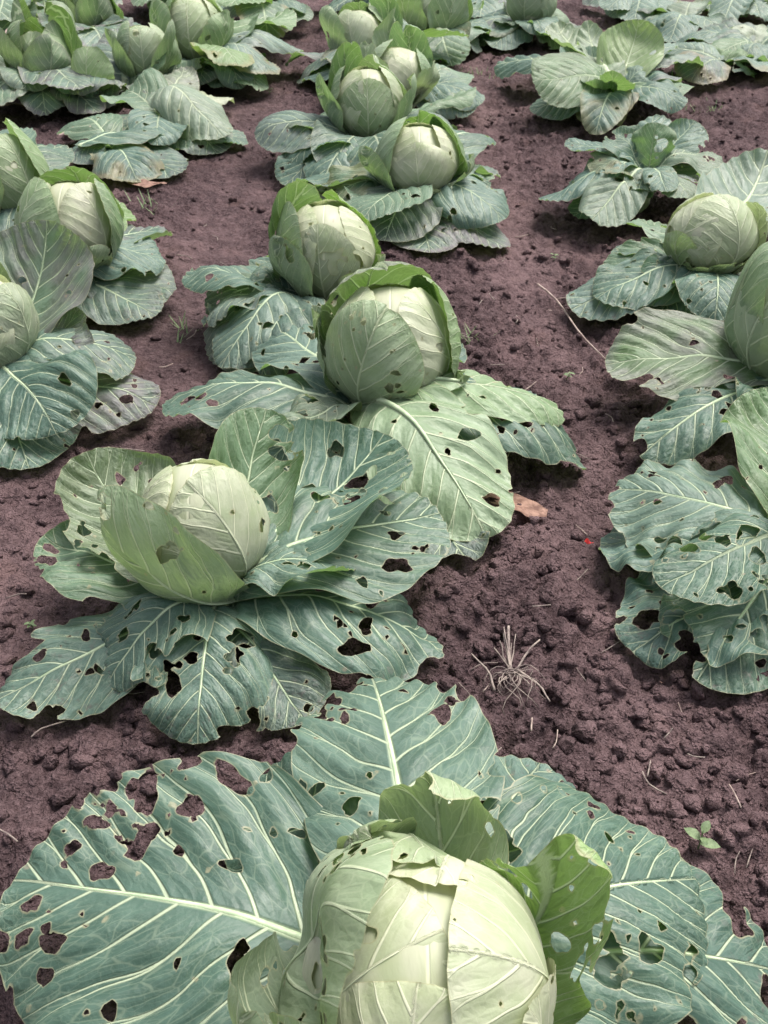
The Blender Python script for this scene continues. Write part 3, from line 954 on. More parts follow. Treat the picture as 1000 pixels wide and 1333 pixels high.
head(p, 545, 216, 0.145, 0.104, 0.98, skins=(
    (100, 0.0, 0, 0.9, 0, 0), (210, 0.01, 0, 0.9, 0, 0), (0, 0.02, 0, 0.9, 0, 0),
    (-92, 0.05, 8, 0.8, 0.0, 0.003, dict(Ls=2.15, w=2.1)),
    wrap(180, 0.14, 10, 0.10, 0.0, 0.014, Ls=2.6, w=1.9, blue=0.6),
    wrap(30, 0.14, 0, 0.0, 0.1, 0.02, Ls=2.4, w=1.8, yel=0.15, holes=2),
    wrap(90, 0.16, 0, 0.0, 0.0, 0.02, Ls=2.5, w=1.9, yel=0.3, bites=2),
    wrap(-160, 0.18, 0, 0.1, 0.1, 0.04, Ls=1.7, w=1.5, blue=0.7, bites=2), wrap(-15, 0.15, 0, 0.1, 0.2, 0.04, Ls=1.6, w=1.4, bites=2, holes=2), wrap(-75, 0.09, -12, 0.75, 0, 0.02, Ls=1.1, w=1.6, bites=2)))

# middle row, sixth
p = plant('cabbage with a round green head leaf, torn leaves piled beside the path', 478, 198, 0.03, cell=0.008)
more(p, 6, 0.32, 44, 120, 290)
more(p, 3, 0.27, 45, -30, 60)
leaf(p, tip=(378, 215, 0.04), w=0.24, a0=35, a1=-30, holes=3, bites=3, blue=0.5, ruf=0.02)
leaf(p, tip=(368, 238, 0.015), w=0.24, a0=20, a1=-25, holes=4, bites=4, blue=0.7, ruf=0.02)
leaf(p, tip=(420, 250, 0.02), w=0.22, a0=30, a1=-35, holes=2, bites=3, blue=0.7)
leaf(p, tip=(395, 165, 0.06), w=0.2, a0=35, a1=-20, bites=3, blue=0.4)
leaf(p, tip=(618, 122, 0.14), w=0.2, a0=35, a1=0, cup=(2, 2), roll=20, yel=0.2)
leaf(p, tip=(590, 165, 0.05), w=0.2, a0=30, a1=-20, blue=0.5)
head(p, 480, 142, 0.145, 0.110, 1.08, skins=(
    (100, 0.0, 0, 0.6, 0, 0), (210, 0.01, 0, 0.7, 0, 0), (10, 0.03, 0, 0.6, 0, 0),
    wrap(-90, 0.07, 2, 0.26, 0.05, 0.004, Ls=2.25, w=2.1, yel=0.15, holes=2, rag=0.5),
    wrap(175, 0.13, 6, 0.05, 0.3, 0.012, Ls=2.3, w=1.8),
    wrap(60, 0.14, 0, 0.15, 0.0, 0.02, Ls=2.6, w=1.9, bites=3),
    wrap(-165, 0.18, 0, 0.05, 0.2, 0.05, Ls=1.9, w=1.5, bites=3), wrap(-20, 0.15, -10, 0.15, 0.1, 0.04, Ls=1.9, w=1.4, bites=3), wrap(130, 0.2, 0, 0.0, 0.1, 0.05, Ls=2.4, w=1.5, yel=0.2)))

# middle row, seventh
p = plant('pale split cabbage head with a wilted flap, wedged behind the round green one', 530, 132, 0.03, cell=0.009)
more(p, 5, 0.30, 46, 120, 260)
more(p, 3, 0.27, 47, -50, 50)
leaf(p, tip=(420, 120, 0.04), w=0.22, a0=30, a1=-25, blue=0.6, bites=2)
leaf(p, tip=(395, 102, 0.02), w=0.2, a0=30, a1=-30, blue=0.6, bites=3)
leaf(p, tip=(615, 150, 0.03), w=0.22, a0=30, a1=-30, blue=0.6)
leaf(p, tip=(560, 70, 0.2), w=0.16, a0=60, a1=50, cup=(5, 5), blue=0.6)
head(p, 518, 102, 0.14, 0.105, 0.95, skins=(
    (100, 0.0, 0, 0.8, 0, 0), (210, 0.01, 0, 0.6, 0, 0), (-60, 0.03, 0, 0.9, 0, 0, dict(bites=4)),
    wrap(170, 0.09, 0, 0.2, 0, 0.014, Ls=2.7, w=2.1, bites=3), wrap(0, 0.11, 0, 0.1, 0, 0.02, Ls=2.3, w=1.8, blue=0.7),
    wrap(-130, 0.12, 20, 0.25, 0.1, 0.05, Ls=2.2, w=1.5, bites=4), wrap(-40, 0.12, -20, 0.3, 0, 0.04, Ls=1.8, w=1.3, bites=4), wrap(70, 0.2, 0, 0.05, 0, 0.06, Ls=2.5, w=1.5, blue=0.7)))

# middle row, eighth
p = plant('small cabbage head with pale ribs leaning over the path, far along the middle row', 470, 92, 0.03, cell=0.010)
more(p, 6, 0.30, 48)
leaf(p, tip=(418, 75, 0.07), w=0.2, a0=35, a1=-20)
leaf(p, tip=(400, 100, 0.02), w=0.2, a0=25, a1=-25, blue=0.6)
leaf(p, tip=(610, 45, 0.14), w=0.27, a0=40, a1=-10, cup=(2, 2), yel=0.3)
leaf(p, tip=(590, 75, 0.05), w=0.25, a0=30, a1=-20, blue=0.5)
leaf(p, tip=(520, 20, 0.2), w=0.2, a0=60, a1=40, blue=0.5)
head(p, 468, 54, 0.14, 0.108, 1.05, skins=(
    (100, 0.0, 0, 0.6, 0, 0), (210, 0.01, 0, 0.5, 0, 0), (-100, 0.04, 18, 0.6, 0.0, 0, dict(w=2.2)), wrap(20, 0.1, 0, 0.2, 0, 0.02, bites=3), wrap(90, 0.14, 0, 0.1, 0, 0.02),
    wrap(-150, 0.16, 10, 0.2, 0, 0.05, Ls=2.1, w=1.6, bites=3), wrap(-30, 0.14, -15, 0.2, 0, 0.05, Ls=2.0, w=1.5, bites=3, blue=0.6), wrap(40, 0.25, 0, 0.05, 0, 0.07, Ls=2.4, w=1.6, blue=0.6)))

# middle row, ninth and tenth
p = plant('far cabbage with an upright rolled grey-green leaf above its head', 560, 55, 0.03, cell=0.011)
more(p, 6, 0.32, 49)
for t, w_ in (((640, 40, 0.08), 0.26), ((590, 90, 0.03), 0.22), ((505, 20, 0.12), 0.24), ((615, 10, 0.1), 0.25), ((540, -12, 0.14), 0.22), ((480, 60, 0.04), 0.2)):
    leaf(p, tip=t, w=w_, a0=45, a1=-10, yel=0.1, blue=0.4)
head(p, 560, 20, 0.15, 0.12, 1.0, skins=((100, 0, 0, 0.6, 0, 0), (-110, 0.04, 0, 0.35, 0, 0.01), (-20, 0.06, 0, 0.25, 0, 0.02), (200, 0.05, 0, 0.3, 0, 0.02),
    wrap(-60, 0.2, -10, 0.15, 0, 0.06, Ls=2.2, w=1.6, blue=0.6), wrap(-140, 0.2, 10, 0.15, 0, 0.06, Ls=2.2, w=1.6, yel=0.2), wrap(20, 0.3, 0, 0.05, 0, 0.08, Ls=2.4, w=1.6, yel=0.25)))
p = plant('far cabbage at the end of the middle row, only its spread leaves showing', 500, 12, 0.03, cell=0.012)
more(p, 6, 0.32, 50)
for t, w_ in (((420, 20, 0.06), 0.24), ((450, -15, 0.1), 0.24), ((560, 15, 0.08), 0.24), ((500, 40, 0.05), 0.22)):
    leaf(p, tip=t, w=w_, a0=45, a1=-15, blue=0.5)
head(p, 498, -12, 0.15, 0.12, 1.0, skins=((100, 0, 0, 0.6, 0, 0), (-110, 0.04, 0, 0.4, 0, 0.01), (-20, 0.06, 0, 0.3, 0, 0.02),
    wrap(-60, 0.2, -10, 0.15, 0, 0.06, Ls=2.2, w=1.6, blue=0.6), wrap(-140, 0.2, 10, 0.15, 0, 0.06, Ls=2.2, w=1.6, blue=0.6)))

# ---- left row
p = plant('cabbage with a tall purple-edged leaf behind its cream head, cut by the frame', -8, 505, 0.03, cell=0.005)
leaf(p, tip=(182, 470, 0.06), w=0.24, a0=30, a1=-30, cup=(-2, -2), purple=0.25, blue=0.4, zb=0.08)
leaf(p, tip=(75, 570, 0.05), w=0.26, a0=25, a1=-60, cup=(-2, -2), blue=0.7, zb=0.09)
leaf(p, tip=(205, 530, 0.015), w=0.24, a0=15, a1=-20, cup=(-1, -1), purple=0.75, blue=0.2, zb=0.05)
leaf(p, tip=(40, 612, 0.012), w=0.24, a0=20, a1=-25, cup=(-1, -1), blue=0.6, zb=0.04)
leaf(p, tip=(110, 400, 0.14), w=0.24, a0=25, a1=50, cup=(2, 2), purple=0.8, zb=0.07)
leaf(p, tip=(-120, 560, 0.05), w=0.24, blue=0.5)
leaf(p, tip=(-150, 430, 0.05), w=0.24, blue=0.5)
head(p, -32, 430, 0.15, 0.105, 1.05, skins=(
    (100, 0.0, 0, 0.8, 0, 0), (210, 0.01, 0, 0.8, 0, 0), (-85, 0.02, 10, 0.8, 0, 0, dict(w=2.2)),
    wrap(-15, 0.10, 0, 0.35, 0.35, 0.010, Ls=2.2, w=1.6),
    wrap(130, 0.28, 0, 0.0, 0.7, 0.03, Ls=2.5, w=2.1, yel=0.12)))
leaf(p, 'wrapper_leaf', tip=(62, 285, 0.27), w=0.30, a0=30, a1=75, cup=(2.5, 2.5), purple=0.75, yel=0.10, zb=0.07, rag=0.5)

p = plant('cabbage with a smooth upright round leaf hiding a pinkish head, by the path', 78, 372, 0.03, cell=0.006)
leaf(p, tip=(212, 300, 0.06), w=0.21, a0=25, a1=-15, purple=0.7, blue=0.5, zb=0.08)
leaf(p, tip=(215, 345, 0.06), w=0.2, a0=20, a1=-30, cup=(2, -4), blue=0.9, zb=0.08)
leaf(p, tip=(228, 385, 0.02), w=0.22, a0=20, a1=-20, purple=0.4, blue=0.3, bites=3)
leaf(p, tip=(205, 415, 0.012), w=0.2, a0=15, a1=-15, purple=0.3, blue=0.4)
leaf(p, tip=(158, 258, 0.1), w=0.18, a0=35, a1=10, yel=0.45)
leaf(p, tip=(-60, 380, 0.05), w=0.24, blue=0.5)
leaf(p, tip=(20, 430, 0.03), w=0.2, blue=0.5, purple=0.2)
head(p, 95, 300, 0.16, 0.098, 1.1, skins=(
    (100, 0.0, 0, 0.8, 0, 0), (210, 0.01, 0, 0.7, 0, 0), (-30, 0.02, 0, 0.9, 0.35, 0, dict(w=2.2)),
    wrap(-140, 0.26, -6, 0.20, 0.0, 0.014, Ls=2.45, w=1.9, rag=0.4, yel=0.08),
    wrap(10, 0.16, 0, 0.0, 0.3, 0.01, Ls=2.3, w=1.5, yel=0.15),
    wrap(90, 0.24, 0, 0.0, 0.55, 0.02, Ls=2.6, w=2.2, yel=0.2),
    wrap(-60, 0.15, 0, 0.2, 0.2, 0.03, Ls=1.3, w=1.3, blue=0.6)))

p = plant('pale green cabbage with a white-ribbed flat leaf, half outside the frame', -5, 290, 0.03, cell=0.008)
more(p, 4, 0.3, 53)
leaf(p, tip=(85, 185, 0.14), w=0.2, a0=45, a1=-15, cup=(-2, -2), blue=0.3)
leaf(p, tip=(60, 300, 0.08), w=0.2, a0=40, a1=-15, blue=0.7)
leaf(p, tip=(110, 240, 0.08), w=0.2, a0=40, a1=-15, blue=0.4, purple=0.2)
leaf(p, tip=(0, 168, 0.16), w=0.24, a0=50, a1=-10, blue=0.3)
leaf(p, tip=(-60, 250, 0.12), w=0.24, a0=50, a1=-10, blue=0.3)
head(p, 0, 235, 0.16, 0.105, 1.1, skins=((100, 0, 0, 0.6, 0, 0), (-30, 0.03, 0, 0.3, 0, 0.01, dict(yel=0.1)), wrap(-120, 0.1, 0, 0.2, 0, 0.02, yel=0.1), wrap(30, 0.16, 0, 0.1, 0, 0.02, yel=0.2)))

COLL = 'collapsed cabbages with leaves lying on the soil'
p = plant('wilted cabbage stump with flat grey leaf over a torn one, beside the path', 150, 200, 0.03, cell=0.007, group=COLL, zs=0.05)
leaf(p, tip=(225, 175, 0.05), w=0.2, a0=10, a1=-20, cup=(-3, -5), blue=0.6, holes=2, hs=1.5, zb=0.08, rb=-0.12)
leaf(p, tip=(238, 228, 0.015), w=0.24, a0=10, a1=-10, bites=5, holes=3, purple=0.3, blue=0.7, rb=-0.08)
leaf(p, tip=(180, 240, 0.015), w=0.24, a0=15, a1=-20, bites=4, blue=0.9, purple=0.2)
leaf(p, tip=(90, 215, 0.03), w=0.2, a0=25, a1=-25, blue=0.9, purple=0.4)
leaf(p, tip=(190, 168, 0.06), w=0.15, a0=40, a1=-10, holes=6, hs=1.2, purple=0.8, pale=0.3)
leaf(p, tip=(95, 160, 0.06), w=0.22, a0=40, a1=-25, bites=3, yel=0.1)

p = plant('collapsed cabbage with arched ribbed leaves spilling into the path', 215, 165, 0.03, cell=0.008, group=COLL, zs=0.06)
leaf(p, tip=(292, 182, 0.05), w=0.26, a0=40, a1=-40, cup=(-4, -4), pale=0.22, blue=0.5, zb=0.12, rb=-0.05)
leaf(p, tip=(322, 188, 0.012), w=0.24, a0=15, a1=-20, blue=0.6, bites=2)
leaf(p, tip=(285, 200, 0.012), w=0.26, a0=15, a1=-25, blue=0.2, purple=0.3)
leaf(p, tip=(280, 138, 0.07), w=0.26, a0=55, a1=-55, cup=(-4, -4), yel=0.35, zb=0.14)
leaf(p, tip=(300, 130, 0.03), w=0.16, a0=40, a1=-30, pale=0.6)
leaf(p, tip=(150, 125, 0.08), w=0.24, a0=50, a1=-20, cup=(3, 3), blue=0.2, yel=0.1)
leaf(p, tip=(205, 190, 0.06), w=0.2, a0=40, a1=-40, blue=0.9)
leaf(p, tip=(150, 185, 0.03), w=0.2, a0=40, a1=-40, blue=0.5, purple=0.2)
leaf(p, tip=(240, 85, 0.14), w=0.16, a0=60, a1=30, purple=0.5, pale=0.3)

p = plant('round-headed cabbage with broad arching green leaves in the left rows', 275, 98, 0.03, cell=0.009)
more(p, 5, 0.32, 51)
leaf(p, tip=(365, 95, 0.06), w=0.3, a0=50, a1=-45, cup=(-3, -3), purple=0.3, blue=0.4, zb=0.1, bites=2)
leaf(p, tip=(390, 70, 0.05), w=0.28, a0=50, a1=-35, cup=(-3, -3), purple=0.3, zb=0.1)
leaf(p, tip=(310, 90, 0.12), w=0.24, a0=45, a1=-30, yel=0.45, purple=0.15, zb=0.1)
leaf(p, tip=(345, 118, 0.02), w=0.2, a0=30, a1=-30, yel=0.2, bites=3)
leaf(p, tip=(300, 115, 0.03), w=0.2, a0=30, a1=-30, yel=0.1, bites=3)
leaf(p, tip=(260, 110, 0.05), w=0.22, a0=40, a1=-30, purple=0.7)
leaf(p, tip=(330, 20, 0.2), w=0.26, a0=60, a1=40, cup=(3, 3), yel=0.25)
leaf(p, tip=(370, 10, 0.14), w=0.28, a0=50, a1=10, yel=0.3)
leaf(p, tip=(210, 20, 0.2), w=0.24, a0=60, a1=50, cup=(4, 4), yel=0.3)
head(p, 255, 45, 0.16, 0.125, 1.05, skins=(
    (100, 0, 0, 0.6, 0, 0), (10, 0.02, 0, 0.6, 0, 0), (210, 0.03, 0, 0.5, 0, 0),
    (-92, 0.05, 4, 0.5, 0, 0.006, dict(yel=0.15, bites=2)), wrap(40, 0.14, 0, 0.2, 0, 0.02, yel=0.15), wrap(180, 0.14, 0, 0.05, 0, 0.02, yel=0.3),
    wrap(-150, 0.18, 10, 0.08, 0.1, 0.05, Ls=2.1, w=1.6, yel=0.2), wrap(-35, 0.16, -10, 0.1, 0.1, 0.05, Ls=1.9, w=1.5, yel=0.15, bites=3)))

p = plant('cabbage with two pale round leaves side by side and purplish outer leaves', 165, 122, 0.03, cell=0.009)
more(p, 5, 0.30, 52, purple=0.6)
leaf(p, tip=(110, 140, 0.02), w=0.2, purple=0.8)
leaf(p, tip=(240, 120, 0.03), w=0.2, purple=0.8)
leaf(p, tip=(215, 60, 0.18), w=0.2, a0=60, a1=40, yel=0.2)
leaf(p, tip=(150, 40, 0.15), w=0.22, a0=50, a1=30, purple=0.6)
head(p, 187, 72, 0.14, 0.10, 1.05, skins=((100, 0, 0, 0.5, 0, 0), (10, 0.02, 0, 0.4, 0, 0), (-80, 0.05, 0, 0.35, 0, 0.008, dict(w=2.0)), wrap(200, 0.1, 0, 0.1, 0.3, 0.02),
    wrap(-30, 0.18, -10, 0.1, 0.3, 0.05, Ls=2.0, w=1.5), wrap(-140, 0.16, 16, 0.15, 0.2, 0.04, Ls=2.0, w=1.5)))
C = at(128, 92, 0.12)
leaf(p, 'wrapper_leaf', az=-100, sphere=(C, 0.10, 1.05, 18), L=0.235, w=0.21, pale=0.22, yel=0.15, rag=0.4, clamp=False, base=0.35, peak=0.6, ns=0.004)

for (lab, px, py, tips) in (
    ('purple-veined cabbage spreading broad dull leaves at the edge of the plot', 55, 118,
     (((105, 120, 0.10), 0.28, 0.75, 0.0), ((10, 110, 0.10), 0.28, 0.4, 0.25), ((60, 150, 0.03), 0.2, 0.8, 0.0), ((0, 60, 0.14), 0.26, 0.3, 0.2), ((95, 60, 0.14), 0.24, 0.5, 0.1), ((-40, 150, 0.05), 0.26, 0.4, 0.1), ((130, 150, 0.02), 0.18, 0.9, 0.0))),
    ('cabbage with large lilac-tinged leaves raised behind the pale round leaves', 115, 55,
     (((165, 30, 0.12), 0.3, 0.85, 0.0), ((75, 50, 0.12), 0.26, 0.9, 0.0), ((140, 75, 0.06), 0.24, 0.8, 0.0), ((60, 20, 0.12), 0.26, 0.6, 0.1), ((130, 0, 0.15), 0.28, 0.5, 0.1), ((180, 60, 0.06), 0.22, 0.7, 0.0))),
    ('dull green far cabbage at the corner of the plot', 25, 30,
     (((80, 20, 0.1), 0.28, 0.3, 0.15), ((0, 30, 0.14), 0.28, 0.2, 0.1), ((40, -5, 0.14), 0.26, 0.5, 0.1), ((-30, 40, 0.1), 0.26, 0.2, 0.1), ((20, 65, 0.05), 0.22, 0.3, 0.0))),
    ('light green far cabbage behind the round-headed one, leaves spilling sideways', 340, 25,
     (((400, 25, 0.06), 0.28, 0.2, 0.1), ((350, 50, 0.06), 0.26, 0.2, 0.1), ((300, 10, 0.16), 0.26, 0.0, 0.35), ((370, -15, 0.14), 0.26, 0.0, 0.3), ((330, -20, 0.16), 0.24, 0, 0.2), ((420, -5, 0.05), 0.26, 0.4, 0.0))),
    ('far cabbage with yellow-green crown in the left rows', 225, 5,
     (((265, -5, 0.14), 0.28, 0.1, 0.35), ((190, 5, 0.12), 0.28, 0.3, 0.2), ((225, 25, 0.06), 0.26, 0.3, 0.1), ((240, -35, 0.16), 0.26, 0.0, 0.3), ((165, -15, 0.1), 0.26, 0.5, 0.1))),
):
    p = plant(lab, px, py, 0.03, cell=0.011)
    for t, w_, pu, ye in tips:
        leaf(p, tip=t, w=w_, a0=48, a1=-18, cup=(0, 0), purple=pu, yel=ye, blue=0.2, bites=1)
    more(p, 6, 0.32, px, a0=50)
    head(p, px, py - 38, 0.14, 0.085, 1.0, skins=((100, 0, 0, 0.5, 0.1, 0), (-100, 0.06, 0, 0.15, 0.3, 0.03, dict(yel=0.15)), (-10, 0.25, 0, 0.05, 0.4, 0.05, dict(yel=0.2)), (200, 0.25, 0, 0.05, 0.4, 0.05, dict(yel=0.2)), (90, 0.3, 0, 0.0, 0.3, 0.04, dict(yel=0.25)), (-60, 0.35, -14, 0.1, 0.5, 0.07, dict(Ls=2.1)), (-140, 0.35, 14, 0.1, 0.4, 0.07, dict(Ls=2.1, yel=0.15)), (45, 0.5, 0, 0.0, 0.4, 0.08, dict(yel=0.15)), (150, 0.5, 0, 0.0, 0.4, 0.08, dict(yel=0.15))))

# ---- right row
p = plant('cabbage of ragged wavy-edged blue-green leaves with big black holes', 1035, 745, 0.03, cell=0.0048)
leaf(p, tip=(772, 700, 0.03), w=0.24, a0=25, a1=-15, cup=(-1, -1), holes=3, bites=6, bs=1.5, rag=1.8, blue=0.9, ruf=0.02, rf=5, zb=0.04)
leaf(p, tip=(790, 640, 0.07), w=0.25, a0=30, a1=-12, cup=(-1, -1), holes=8, bites=6, rag=1.8, blue=0.3, ruf=0.02, rf=5, zb=0.08)
leaf(p, tip=(825, 855, 0.012), w=0.24, a0=25, a1=-20, cup=(-1, -1), holes=3, hs=1.8, bites=4, rag=1.5, blue=0.9, ruf=0.024, rf=5, zb=0.04)
leaf(p, tip=(905, 890, 0.02), w=0.22, a0=25, a1=-30, cup=(-2, -2), holes=6, hs=1.6, bites=3, bs=1.2, blue=0.3, ruf=0.02, rf=5, zb=0.06)
leaf(p, tip=(858, 770, 0.10), w=0.17, a0=28, a1=-25, cup=(-4, -4), holes=3, hs=1.6, blue=0.4, zb=0.11, hl=((0.45, 0.68, 0.017, 0.012, 20),))
leaf(p, tip=(1012, 500, 0.18), w=0.22, a0=45, a1=50, cup=(3, 3), holes=1, yel=0.25, zb=0.08)
leaf(p, tip=(1180, 800, 0.03), w=0.26, blue=0.5)
leaf(p, tip=(1180, 640, 0.05), w=0.26, blue=0.5)
leaf(p, tip=(905, 735, 0.09), w=0.15, a0=40, a1=-40, cup=(-4, -4), holes=3, hs=1.4, bites=4, blue=0.6, ruf=0.024, zb=0.09)
leaf(p, tip=(960, 850, 0.03), w=0.2, a0=30, a1=-35, holes=5, hs=1.6, bites=4, blue=0.4, ruf=0.022, zb=0.07)
head(p, 1120, 665, 0.16, 0.10, 1.0, skins=((100, 0, 0, 0.5, 0, 0), (-110, 0.05, 0, 0.4, 0, 0.01), (-20, 0.07, 0, 0.3, 0, 0.02), (200, 0.06, 0, 0.3, 0, 0.02, dict(holes=4))))

p = plant('cabbage with a long purple-tipped ribbed leaf reaching into the right aisle', 1025, 520, 0.03, cell=0.005)
leaf(p, tip=(785, 470, 0.09), w=0.27, a0=30, a1=-5, cup=(2, 1), roll=14, purple=0.6, yel=0.25, bites=2, bs=1.3, hl=((-0.5, 0.35, 0.012, 0.009, 0),), zb=0.08)
leaf(p, tip=(832, 590, 0.05), w=0.16, a0=25, a1=-20, cup=(-5, -7), blue=0.6, zb=0.08, hl=((-0.4, 0.5, 0.018, 0.009, 0),))
leaf(p, tip=(1150, 470, 0.05), w=0.26, blue=0.5)
leaf(p, tip=(1020, 560, 0.1), w=0.2, a0=40, a1=-30)
head(p, 1040, 430, 0.16, 0.11, 1.1, skins=((100, 0, 0, 0.6, 0, 0), (-20, 0.05, 0, 0.4, 0, 0.01), wrap(-150, 0.18, -5, 0.34, 0, 0.02, Ls=2.6, w=2.1, rag=0.4, blue=0.4), wrap(170, 0.2, 0, 0.1, 0.1, 0.03, Ls=2.4, w=1.9)))

p = plant('cabbage with a bare shiny ball head in a shredded lacy collar', 925, 365, 0.03, cell=0.006)
leaf(p, tip=(740, 400, 0.03), w=0.22, a0=25, a1=-15, cup=(-1, -1), blue=0.9, holes=3, bites=2)
leaf(p, tip=(778, 355, 0.05), w=0.2, a0=30, a1=-20, yel=0.1, blue=0.3, holes=6, bites=4, rag=1.5)
leaf(p, tip=(775, 385, 0.06), w=0.2, a0=35, a1=-20, blue=0.6, holes=5, bites=2)
leaf(p, tip=(795, 325, 0.05), w=0.18, a0=35, a1=-15, blue=0.6, bites=4)
leaf(p, tip=(930, 420, 0.05), w=0.2, a0=30, a1=-50, blue=0.6, holes=2)
leaf(p, tip=(850, 415, 0.02), w=0.2, a0=30, a1=-30, blue=0.6, holes=4)
leaf(p, tip=(1000, 195, 0.16), w=0.25, a0=50, a1=45, cup=(2, 2), pale=0.1, blue=0.5)
leaf(p, tip=(835, 280, 0.08), w=0.2, a0=45, a1=0, blue=0.3, bites=3, yel=0.15)
leaf(p, tip=(1020, 340, 0.06), w=0.2, a0=40, a1=-20, pale=0.2, holes=10, bites=5, rag=2)
head(p, 925, 312, 0.14, 0.100, 0.97, core_pale=0.8, skins=(
    (100, 0.0, 0, 0.7, 0, 0), (210, 0.01, 0, 0.7, 0, 0), (-70, 0.015, 0, 0.55, 0.05, 0, dict(w=2.6, Ls=2.9, yel=0.1)),
    wrap(-60, 0.07, 0, 0.35, 0, 0.008, Ls=1.2, w=1.9, holes=16, bites=6, rag=2.2, yel=0.15),
    wrap(-150, 0.09, 0, 0.25, 0, 0.010, Ls=1.7, w=1.3, holes=5, bites=5, rag=2, yel=0.3),
    wrap(10, 0.12, 0, 0.4, 0, 0.014, Ls=2.1, w=1.6, holes=10, bites=5, rag=2),
    wrap(-105, 0.10, 10, 0.3, 0, 0.02, Ls=1.25, w=1.7, holes=10, bites=6, rag=2.4, yel=0.15), wrap(-25, 0.13, 0, 0.35, 0, 0.03, Ls=1.6, w=1.4, holes=8, bites=6, rag=2.4)))

p = plant('headless loose cabbage rosette of small thin spread leaves', 838, 258, 0.03, cell=0.006, zs=0.12)
for t, w_, kw in (((702, 262, 0.05), 0.17, dict(blue=1.0)), ((745, 280, 0.03), 0.15, dict(blue=0.6)), ((768, 222, 0.12), 0.18, dict(blue=0.2, cup=(2, 2))),
                  ((770, 285, 0.06), 0.17, dict(pale=0.12, blue=0.3)), ((735, 190, 0.14), 0.12, dict(blue=1.0)), ((800, 165, 0.2), 0.16, dict(a1=30, blue=0.5, cup=(2, 2))),
                  ((855, 160, 0.22), 0.13, dict(a1=50, yel=0.2, cup=(3, 3))), ((905, 158, 0.2), 0.16, dict(a1=40, blue=0.8)), ((935, 210, 0.12), 0.17, dict(pale=0.15)),
                  ((900, 262, 0.1), 0.14, dict(pale=0.15, bites=4)), ((868, 250, 0.12), 0.1, dict(blue=0.5)), ((785, 215, 0.12), 0.12, dict(blue=0.4)), ((850, 145, 0.16), 0.16, dict(a1=30, blue=0.7)),
                  ((830, 250, 0.1), 0.1, dict(blue=0.4)), ((875, 175, 0.16), 0.13, dict(a1=30, blue=0.9))):
    kw.setdefault('a1', -10)
    leaf(p, tip=t, w=w_, a0=55, ruf=0.008, zb=0.10, base=0.12, peak=0.66, **kw)
more(p, 5, 0.2, 62, zb=0.07)

p = plant('tall open cabbage with one upright yellow-green leaf and a folded front leaf', 800, 138, 0.03, cell=0.007, zs=0.05)
leaf(p, tip=(832, 25, 0.27), w=0.25, a0=60, a1=75, cup=(3, 3), yel=0.35, pale=0.25, rag=0.5)
leaf(p, tip=(692, 108, 0.14), w=0.27, a0=40, a1=0, cup=(1, -2), roll=42, yel=0.22, purple=0.2, zb=0.10, rag=0.5)
leaf(p, tip=(898, 118, 0.08), w=0.24, a0=30, a1=-30, cup=(-2, -3), yel=0.15, zb=0.09)
leaf(p, tip=(645, 85, 0.07), w=0.22, a0=40, a1=-20, blue=0.6)
leaf(p, tip=(690, 148, 0.02), w=0.2, a0=25, a1=-20, blue=0.5)
leaf(p, tip=(775, 178, 0.02), w=0.17, a0=35, a1=-55, blue=0.7)
leaf(p, tip=(735, 60, 0.18), w=0.2, a0=60, a1=30, cup=(3, 3), blue=0.7)
leaf(p, tip=(725, 28, 0.2), w=0.24, a0=65, a1=40, cup=(3, 3), pale=0.2, yel=0.1)
leaf(p, tip=(765, 25, 0.24), w=0.15, a0=75, a1=60, cup=(6, 6), pale=0.25)
leaf(p, tip=(860, 60, 0.12), w=0.24, a0=50, a1=0, blue=0.6)
leaf(p, tip=(905, 85, 0.04), w=0.2, a0=40, a1=-20, purple=0.4)
leaf(p, tip=(770, 62, 0.17), w=0.18, a0=70, a1=40, blue=0.8, cup=(4, 4))
leaf(p, tip=(800, 90, 0.2), w=0.14, a0=85, a1=90, blue=0.4, yel=0.2, cup=(6, 6))
leaf(p, tip=(760, 100, 0.15), w=0.16, a0=70, a1=40, blue=0.6, cup=(4, 4))
leaf(p, tip=(845, 85, 0.15), w=0.18, a0=65, a1=20, blue=0.6)
more(p, 4, 0.27, 61)

p = plant('far cabbage with pale curled leaves behind the tall open one', 690, 45, 0.03, cell=0.011)
more(p, 5, 0.3, 54)
for t, w_, kw in (((655, 30, 0.10), 0.26, dict(yel=0.1)), ((620, 50, 0.04), 0.22, dict(blue=0.8)), ((640, 60, 0.03), 0.22, dict(blue=0.8)), ((725, 10, 0.12), 0.26, dict(yel=0.2)), ((690, -5, 0.12), 0.24, dict()), ((745, 55, 0.06), 0.24, dict(blue=0.6)), ((610, 30, 0.04), 0.2, dict(blue=1.0))):
    leaf(p, tip=t, w=w_, a0=45, a1=-15, **kw)
head(p, 690, 8, 0.15, 0.11, 1.0, skins=((100, 0, 0, 0.6, 0, 0), (-110, 0.04, 0, 0.3, 0, 0.01), (-20, 0.06, 0, 0.2, 0, 0.02)))
p = plant('low far cabbage, grey-green leaves resting on the soil beside the straw', 630, 8, 0.03, cell=0.012, stem=True)
more(p, 5, 0.28, 55, a0=30)
for t, w_, kw in (((600, 5, 0.05), 0.24, dict(blue=0.8)), ((660, 15, 0.04), 0.24, dict(blue=0.8)), ((640, -20, 0.1), 0.24, dict()), ((625, 25, 0.05), 0.22, dict(blue=0.6))):
    leaf(p, tip=t, w=w_, a0=45, a1=-15, **kw)

